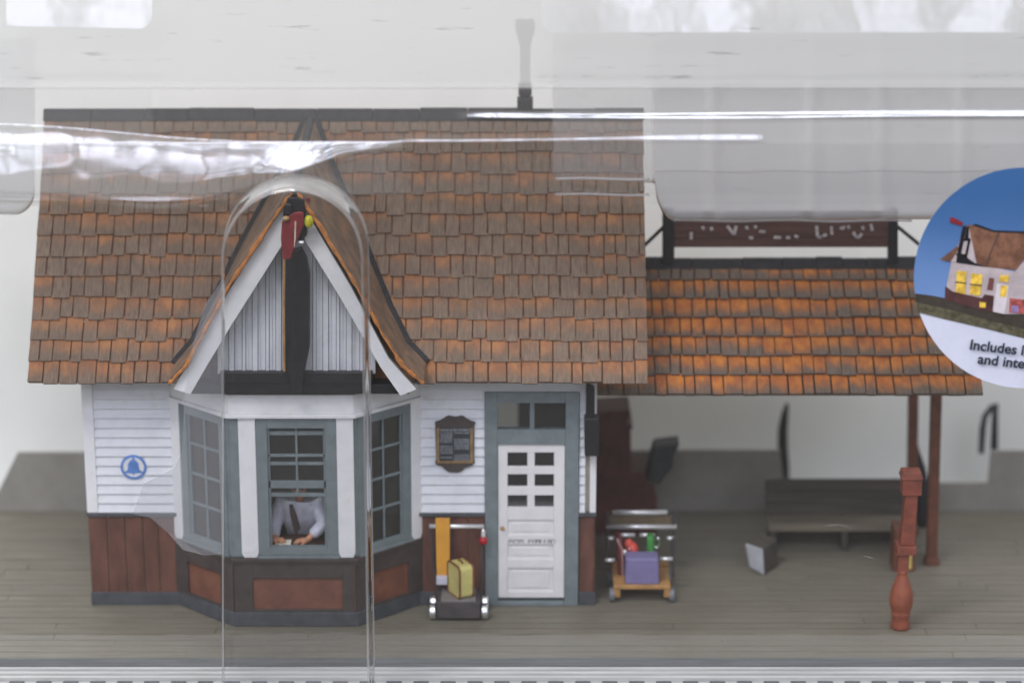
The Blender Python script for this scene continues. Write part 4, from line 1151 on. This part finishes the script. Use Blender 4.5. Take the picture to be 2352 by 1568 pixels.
for i, px in enumerate(xs_px):
    for (s_, y_, z_, t) in prof:
        x_ = at(px, s_, y_).x
        h = 0.0
        # long bead on the right, thin line in the middle, broad swell on the left
        a = sm(1030, 1140, px)
        h += a * facet(s_, 265 - 6 * sm(1700, 2352, px) + 1.5 * math.sin(px / 180), 4.0 + 2.5 * sm(1300, 1700, px), 20)
        b = sm(880, 960, px) * (1 - sm(1735, 1765, px))
        h += b * facet(s_, 323 - 8 * sm(1000, 1700, px), 2.5 + 4 * sm(1300, 1700, px), 18)
        sT = 283 + 42 * sm(-50, 620, px); sB = sT + 14 + 128 * (1 - sm(330, 930, px))
        l = 1 - sm(880, 960, px)
        if l > 0:
            ww = 0.5 + 0.3 * math.sin(px / 71 + 1.1 * math.sin(s_ / 33 + px / 190)) * math.sin(s_ / 19 + px / 90)
            h += l * swell(s_, sT, sB, 13.5, 21) + 0.012 * l * (ww - 0.5) * sm(sT + 30, sT + 80, s_) * sm(sB + 10, sB - 30, s_)
        h += (1 - sm(300, 520, px)) * facet(s_, 447, 4, 16)
        h += 0.085 * math.exp(-((px - 683) / 58) ** 2 - ((s_ - 392) / 30) ** 2)
        n_ = Vector((0, -math.cos(t), math.sin(t)))
        V.append((x_, y_ + n_.y * h, z_ + n_.z * h))
        hz_ = 0.80 * (0.75 + 0.25 * sm(192, 188, s_)) if s_ < 205 else 0.0
        
        if s_ < 330: hz_ = max(hz_, 0.05 + 0.14 * (px < 352) + 0.08 * (px > 1270))
        hz_ = max(hz_, 0.11 + (0.12 + 0.14 * sm(640, 300, px)) * l * sm(sT, sT + 8, s_)) if s_ < 447 else max(hz_, 0.04)  # haze painted in for the reflected veil, strongest at upper left
        if px > 1270: hz_ = min(0.9, hz_ + 0.06)
        glare_mirror = 0.5 * a * sm(12, 5, abs(s_ - 265)) + 0.12 * b * sm(14, 6, abs(s_ - 320))  # mirror strength painted on where the glare lines and spot lie
        glare_mirror += 0.21 * l * sm(sT - 2, sT + 2, s_) * (0.18 + 0.82 * sm(sT + 75, sT + 22, s_)) * sm(sB + 6, sB - 14, s_)
        glare_mirror += 0.2 * math.exp(-((px - 672) / 52) ** 2 - ((s_ - 368) / 30) ** 2)
        A.append((hz_, glare_mirror, 0))
m_ = len(prof)
cut = next(j for j in range(m_) if prof[j][0] < 205)
for nm, j0, j1 in (('hood', 0, cut), ('hood_top', cut, m_ - 1)):
    hd = MB(); w_ = j1 - j0 + 1; Fq = []
    for i in range(len(xs_px) - 1):
        for j in range(w_ - 1):
            Fq.append((i * w_ + j, (i + 1) * w_ + j, (i + 1) * w_ + j + 1, i * w_ + j + 1))
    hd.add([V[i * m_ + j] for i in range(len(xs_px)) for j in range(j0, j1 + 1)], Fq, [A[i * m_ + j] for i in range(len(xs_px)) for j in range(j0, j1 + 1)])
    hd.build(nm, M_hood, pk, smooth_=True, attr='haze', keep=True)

# stepped milky blocks moulded into the top of the cover
def block(outline, s_top, haze_f, xs_list, back, name):
    """sheet following the hood a little behind it; outline(px) gives the lower picture edge"""
    bmq = MB(); V = []; A = []; n_r = 60
    for px in xs_list:
        lo = outline(px)
        for k in range(n_r + 1):
            s_ = lo + (s_top - lo) * k / n_r
            # depth from the hood profile at the same height in the picture
            best = None
            if s_ >= SEAM: y_ = YPn
            else:
                lo_i, hi_i = 0, len(prof) - 1
                while hi_i - lo_i > 1:
                    mid_ = (lo_i + hi_i) // 2
                    if prof[mid_][0] > s_: lo_i = mid_
                    else: hi_i = mid_
                y_ = prof[lo_i][1]
            edge = max(0.0, 1 - (lo - s_) / 14.0)
            P = at(px, s_, y_ + back + 0.35 * edge * edge)
            V.append(tuple(P)); h_ = haze_f(px, s_) + 0.12 * edge
            A.append((h_, 0, 0))
    m2 = n_r + 1; Fq = []
    for i in range(len(xs_list) - 1):
        for j in range(n_r): Fq.append((i * m2 + j, (i + 1) * m2 + j, (i + 1) * m2 + j + 1, i * m2 + j + 1))
    bmq.add(V, Fq, A)
    return bmq.build(name, M_block, pk, smooth_=True, attr='haze', keep=True)
def out_right(px):
    if px < 1292: return 400 + 10 * math.sqrt(max(0, 1 - ((1292 - px) / 22) ** 2))
    if px < 1504: return 410 + 10 * sm(1292, 1504, px)
    if px < 1556: return 422 + 86 * math.sqrt(max(0, 1 - ((1556 - px) / 52) ** 2))
    return 508 - 4 * sm(1556, 2100, px)
def hz_right(px, s_):
    if px < 1504: return 0.24
    v = 0.60 + 0.16 * sm(385, 400, s_)
    for c_, w_ in ((1628, 10), (1855, 14), (2012, 8), (2200, 12)):
        v -= 0.17 * math.exp(-((px - c_) / w_) ** 2)
        v += 0.12 * math.exp(-((px - c_ - 24) / 12) ** 2)
    return v
xr = [1270 + 3 * i for i in range(8)] + [1295 + 10 * i for i in range(21)] + [1504 + 4 * i for i in range(14)] + [1562 + 12 * i for i in range(85)]
block(out_right, 78, hz_right, xr, 0.32, 'milky_block')
def out_left(px):
    if px > 30: return 440 + 54 * math.sqrt(max(0, 1 - ((px - 30) / 50) ** 2))
    return 494
block(out_left, 90, lambda px, s_: 0.5 if s_ > 330 else 0.3, [-150 + 12 * i for i in range(15)] + [30 + 3.5 * i for i in range(14)] + [78.5, 80], 0.32, 'milky_block')
# bright moulded seam beads across the right block
for (xa_, xb_, s_, r_) in ((1505, 2560, 394, 0.016), (1275, 1500, 411, 0.03), (1275, 1500, 447, 0.026), (1545, 2100, 507, 0.03)):
    q = MB(); yk = YPn + (0.02 if s_ < 480 else 0.55)
    q.tube([at(px, s_ + 1.5 * math.sin(px / 37), yk) for px in range(xa_, xb_, 9)], r_, 8); q.build('seam', M_rim, pk, smooth_=True)

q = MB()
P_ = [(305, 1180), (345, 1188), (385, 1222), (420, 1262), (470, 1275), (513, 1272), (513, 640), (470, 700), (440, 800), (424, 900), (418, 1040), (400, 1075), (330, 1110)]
q.add([at(x, y, YPn - 0.05 - 0.5 * sm(400, 513, x)) for x, y in P_], [tuple(range(len(P_)))]); q.build('reflection_patch', M_reflpatch, pk)  # added hazy sheet, cut to the outline of a reflection
# two glossy pads at the very top, tilted so that they mirror the windows of the room
def pad(outl, Yp, tilt):
    q = MB(); b0 = at(*outl[0], Yp)
    n_ = Vector((0, -math.cos(R(tilt)), math.sin(R(tilt))))
    P = []
    for px, py in outl:
        d = (at(px, py, 0) - CAM); t = (b0 - CAM).dot(n_) / d.dot(n_); P.append(CAM + d * t)
    q.add(P, [tuple(range(len(P)))]); q.build('glossy_pad', M_pad, pk)
def arc(cx_, cy_, r_, a0, a1, n_=8): return [(cx_ + r_ * math.cos(R(a0 + (a1 - a0) * k / n_)), cy_ + r_ * math.sin(R(a0 + (a1 - a0) * k / n_))) for k in range(n_ + 1)]
pad([(14, -80)] + [(14, 60)] + arc(322, 38, 28, 90, 0) + [(350, -80)], -3.4, 20)
pad([(2600, -80), (2600, 74)] + arc(1276, 40, 34, 90, 180) + [(1242, -80)], -3.4, 20)

q = MB()
for ln in (((1984, 1276), (1996, 1279), (2007, 1282)), ((1900, 1208), (1925, 1203), (1945, 1209), (1955, 1216))):
    q.tube([at(x, y, YPn - 0.012) for x, y in ln], 0.005, 5)
q.build('lint', M_rim, pk)
# arched bulge round the bay window
YB1 = YPn - 1.0
axc, ayc, ar = 680, 576, 164
def arch(k_, dx, n_=40):
    """outline in the picture from bottom left over the arch to bottom right; dx shrinks it"""
    P = []
    for i in range(16): P.append((517 + dx + (0) * i, 1700 - (1700 - ayc) * i / 16))
    for i in range(n_ + 1):
        t = math.pi * (1 - i / n_)
        P.append((axc + (ar - dx) * math.cos(t) * (1.0), ayc - (ar + 8 - dx) * math.sin(t) ** 0.92))
    for i in range(1, 17): P.append((844 - dx + 16 * (i / 16), ayc + (1700 - ayc) * i / 16))
    return P
rings = []
steps = 9
base = [at(x, y, YPn - 0.004) for x, y in arch(0, 0)]
r0 = 0.22
cen_x = at(axc, ayc, YPn).x
def inset(P, d):
    out_ = []
    for i, p_ in enumerate(P):
        a = P[max(i - 1, 0)]; b = P[min(i + 1, len(P) - 1)]
        t = (b - a).normalized(); n_ = Vector((t.z, 0, -t.x)); out_.append(p_ + n_ * d)
    return out_
dep = [(-0.035, 0.0), (-0.015, -0.012), (0.0, -0.05), (0.012, -0.5), (0.024, -0.9), (0.034, -0.96), (0.055, -0.99), (0.08, -1.0)]
for d, yv in dep:
    rings.append([p_ + Vector((0, yv, 0)) for p_ in inset(base, d)])
q = MB(); V = [p_ for r_ in rings for p_ in r_]; n_ = len(base); Fq = []
for k in range(len(rings) - 1):
    for i in range(n_ - 1): Fq.append((k * n_ + i, k * n_ + i + 1, (k + 1) * n_ + i + 1, (k + 1) * n_ + i))
q.add(V, Fq); q.build('arched_rim', M_rim, pk, smooth_=True)
q = MB(); q.add(rings[-1], [tuple(range(n_))]); q.build('arched_front', clear_mat('clear_plastic_front', haze=0.008, wav=0.02, wav_scale=0.35), pk)

# ================================================================== STICKER
YST = YPn - 0.03
cT = crop(3600, 650, 1.651)
sx, sy, sr = 2352, 638, 253
stk = thing('round_sticker', 'round sticker printed with the lit depot under blue sky, stuck on the cover', 'sticker', at(sx, sy + sr, YST))
disc = [(sx + sr * math.cos(t), sy + sr * math.sin(t)) for t in [2 * math.pi * k / 72 for k in range(72)]]
def flat(name, pts_, lev, m, th=0.004):
    q = MB(); q.img(pts_, YST - 0.005 * lev, th); return q.build(name, m, stk)
flat('disc', disc, 0, paint('sticker_white', (0.66, 0.68, 0.80), 0.4, 0.03))
def ground_y(px): return 688 + (px - 2105) * 0.215
sky = [p_ for p_ in disc if p_[1] < ground_y(p_[0]) + 6]
sky.sort(key=lambda p_: math.atan2(p_[1] - sy + 60, p_[0] - sx - 1e-3))
m, nt, out = base_nodes('sticker_sky')
p = N(nt, 'ShaderNodeBsdfPrincipled', i_Roughness=0.4); tc = N(nt, 'ShaderNodeTexCoord')
nz = N(nt, 'ShaderNodeTexNoise', i_Scale=0.9, i_Detail=4.0); nt.links.new(tc.outputs['Object'], nz.inputs['Vector'])
gz = N(nt, 'ShaderNodeSeparateXYZ'); nt.links.new(tc.outputs['Object'], gz.inputs[0])
g_ = smooth(nt, math_n(nt, 'ADD', gz.outputs['Z'], math_n(nt, 'MULTIPLY', nz.outputs['Fac'], 0.8)), Z(700, YST), Z(400, YST))
c = mix_col(nt, g_, (0.175, 0.30, 0.58), (0.042, 0.13, 0.32)); nt.links.new(c, p.inputs['Base Color']); nt.links.new(p.outputs[0], out.inputs[0])
flat('printed_sky', sky, 1, m)
xl_ = 2100.5
def T(*pp_): return [cT(*p_) for p_ in pp_]
flat('printed_platform', [(2102, 674), (2135, 678), (2290, 706), (2352, 722), (2570, 765), (2560, 790), (2352, 775), (2104, 697)], 2, paint('print_dark', (0.05, 0.042, 0.032), 0.5, 0.3))
flat('printed_track', T((104, 922), (300, 965), (560, 1035), (819, 1100), (1150, 1180), (1130, 1240), (819, 1160), (560, 1095), (300, 1035), (116, 988)), 3, paint('print_olive', (0.10, 0.09, 0.055), 0.5, 0.5, 8))
M_pw = paint('print_wall', (0.50, 0.43, 0.44), 0.5, 0.15)
flat('printed_wall', T((340, 650), (600, 690), (760, 720), (819, 650), (1100, 700), (1100, 1000), (690, 1000), (295, 900), (310, 800)), 3, M_pw)
flat('printed_wainscot', T((300, 815), (345, 850), (540, 895), (560, 870), (620, 880), (610, 990), (540, 975), (295, 905)), 4, paint('print_brown', (0.085, 0.035, 0.035), 0.5, 0.3))
flat('printed_roof', T((425, 420), (470, 410), (620, 455), (819, 460), (1100, 470), (1100, 640), (819, 640), (770, 710), (570, 690), (505, 665)), 4, paint('print_roof', (0.20, 0.095, 0.058), 0.5, 0.35, 5))
flat('printed_roof_line', T((500, 405), (620, 448), (819, 455), (1100, 466), (1100, 478), (819, 468), (620, 460), (480, 415)), 5, M_black)
flat('printed_gable', T((415, 430), (455, 420), (505, 665), (350, 655), (270, 645), (385, 545)), 5, M_pw)
flat('printed_gable_beams', T((415, 420), (440, 420), (405, 600), (500, 668), (570, 690), (370, 660), (385, 560)), 6, M_black)
flat('printed_gable_edge', T((265, 640), (380, 550), (385, 575), (345, 640), (330, 655)), 6, paint('print_roof2', (0.16, 0.08, 0.05), 0.5, 0.3))
flat('printed_signal', T((330, 362), (350, 362), (415, 395), (410, 420), (330, 395)), 6, M_red)
flat('printed_valley', T((655, 455), (662, 455), (600, 600), (575, 690), (568, 690), (592, 600)), 5, M_dkframe)
for w_ in (((440, 425), (458, 420), (452, 500), (425, 510)), ((400, 505), (468, 500), (466, 516), (398, 522)), ((372, 598), (440, 606), (438, 622), (370, 614)), ((452, 500), (468, 500), (440, 640), (424, 636))):
    flat('printed_beam', T(*w_), 7, M_black)
M_lit = paint('print_lit', (0.80, 0.50, 0.07), 0.5, 0.35, 7)
for w_ in (((375, 715), (440, 720), (430, 870), (368, 855)), ((470, 730), (545, 740), (530, 880), (460, 870)), ((665, 810), (710, 815), (700, 890), (660, 885)), ((660, 745), (720, 745), (715, 790), (655, 785)), ((525, 920), (567, 925), (565, 958), (525, 955))):
    flat('printed_window', T(*w_), 6, M_lit)
for a, b in (((360, 783), (540, 808)), ):
    flat('printed_sash', T((365, 785), (440, 795), (440, 802), (365, 793)), 7, M_dkframe); flat('printed_sash', T((462, 800), (540, 808), (540, 816), (462, 808)), 7, M_dkframe)
flat('printed_notice', T((590, 760), (622, 765), (612, 845), (575, 840)), 6, paint('print_red', (0.22, 0.08, 0.07), 0.5, 0.3))
flat('printed_door', T((640, 800), (720, 815), (690, 1000), (615, 985)), 5, paint('print_door', (0.68, 0.62, 0.66), 0.5, 0.1))
flat('printed_luggage', T((725, 895), (819, 905), (900, 960), (819, 1000), (720, 990)), 5, paint('print_luggage', (0.38, 0.09, 0.08), 0.5, 0.6, 9))
flat('printed_luggage', T((735, 945), (780, 945), (785, 990), (735, 990)), 6, paint('print_purple', (0.30, 0.22, 0.42), 0.5, 0.3))
M_txt = paint('print_text', (0.022, 0.03, 0.05), 0.5, 0.1)
TR = R(90)
for body, pxs in (('Includes lights', cT(455, 1232)), ('and interior', cT(510, 1325))):
    p0_ = at(*pxs, YST - 0.05)
    Mt = Matrix.Translation(p0_) @ Matrix.Rotation(R(6.5), 4, 'Y') @ Matrix.Rotation(TR, 4, 'X')
    text_mesh('lettering', body, 0.31, Mt, M_txt, stk, 0.002, 0.007)

# ================================================================== LIGHT
W = bpy.data.worlds.new('World'); SC.world = W; W.use_nodes = True
nt = W.node_tree; nt.nodes.clear()
ow = N(nt, 'ShaderNodeOutputWorld'); bg = N(nt, 'ShaderNodeBackground')
tc = N(nt, 'ShaderNodeTexCoord'); sp = N(nt, 'ShaderNodeSeparateXYZ'); nt.links.new(tc.outputs['Generated'], sp.inputs[0])
el = math_n(nt, 'MULTIPLY', math_n(nt, 'ARCSINE', sp.outputs['Z']), 180 / math.pi)
az = math_n(nt, 'MULTIPLY', math_n(nt, 'ARCTAN2', sp.outputs['X'], math_n(nt, 'MULTIPLY', sp.outputs['Y'], -1)), 180 / math.pi)
# room: dark floor, grey walls, pale ceiling
c = mix_col(nt, smooth(nt, el, -14, -2), (0.10, 0.095, 0.09), (0.50, 0.49, 0.485))
c = mix_col(nt, smooth(nt, el, 52, 64), c, (1.75, 1.74, 1.72))
# a row of tall daylight windows in the wall behind the camera
band = math_n(nt, 'MULTIPLY', smooth(nt, el, 20, 21), smooth(nt, el, 47, 46))
span = math_n(nt, 'MULTIPLY', smooth(nt, az, -56, -55.6), smooth(nt, az, 34, 33.6))
fr = math_n(nt, 'FRACT', math_n(nt, 'DIVIDE', math_n(nt, 'ADD', az, 60.35), 2.15))
pane = math_n(nt, 'MULTIPLY', smooth(nt, fr, 0.10, 0.14), smooth(nt, fr, 0.90, 0.86))
nz = N(nt, 'ShaderNodeTexNoise', i_Scale=26.0, i_Detail=3.0, i_Roughness=0.5); nt.links.new(tc.outputs['Generated'], nz.inputs['Vector'])
tree = math_n(nt, 'MAXIMUM', smooth(nt, nz.outputs['Fac'], 0.42, 0.58), smooth(nt, el, 30, 37))
view = mix_col(nt, tree, (1.2, 1.25, 1.4), (4.5, 4.7, 5.7))
c = mix_col(nt, math_n(nt, 'MULTIPLY', math_n(nt, 'MULTIPLY', band, span), pane), c, view)
nt.links.new(c, bg.inputs['Color']); bg.inputs['Strength'].default_value = 1.0
nt.links.new(bg.outputs[0], ow.inputs[0])
W.cycles.sampling_method = 'MANUAL'; W.cycles.sample_map_resolution = 2048

def area(name, loc, target, size, power, col=(1, 1, 1)):
    l = bpy.data.lights.new(name, 'AREA'); l.shape = 'RECTANGLE'; l.size, l.size_y = size; l.energy = power; l.color = col
    o = bpy.data.objects.new(name, l); COL.objects.link(o); o.location = loc
    o.rotation_euler = (Vector(target) - Vector(loc)).to_track_quat('-Z', 'Y').to_euler()
    return o
area('ceiling_lamp', (-14, -26, 44), (-2, 0, 4), (16, 4), 12000, (1.0, 0.98, 0.95))

# ================================================================== CAMERA
cd = bpy.data.cameras.new('camera'); cam = bpy.data.objects.new('camera', cd); COL.objects.link(cam)
cam.location = CAM; cam.rotation_euler = (R(90) - PITCH, 0, 0)
cd.sensor_width = 36; cd.lens = 36 * F / 2352
cd.clip_start = 0.5; cd.clip_end = 500
cd.dof.use_dof = True; cd.dof.focus_distance = 57.6; cd.dof.aperture_fstop = 0.1
SC.camera = cam
vs = SC.view_settings
vs.view_transform = 'Standard'; vs.look = 'None'; vs.gamma = 1; vs.exposure = 0.04; vs.use_curve_mapping = False
SC.cycles.use_denoising = True
SC.cycles.max_bounces = 10; SC.cycles.transparent_max_bounces = 40; SC.cycles.caustics_reflective = False; SC.cycles.caustics_refractive = False
SC.cycles.sample_clamp_indirect = 4.0
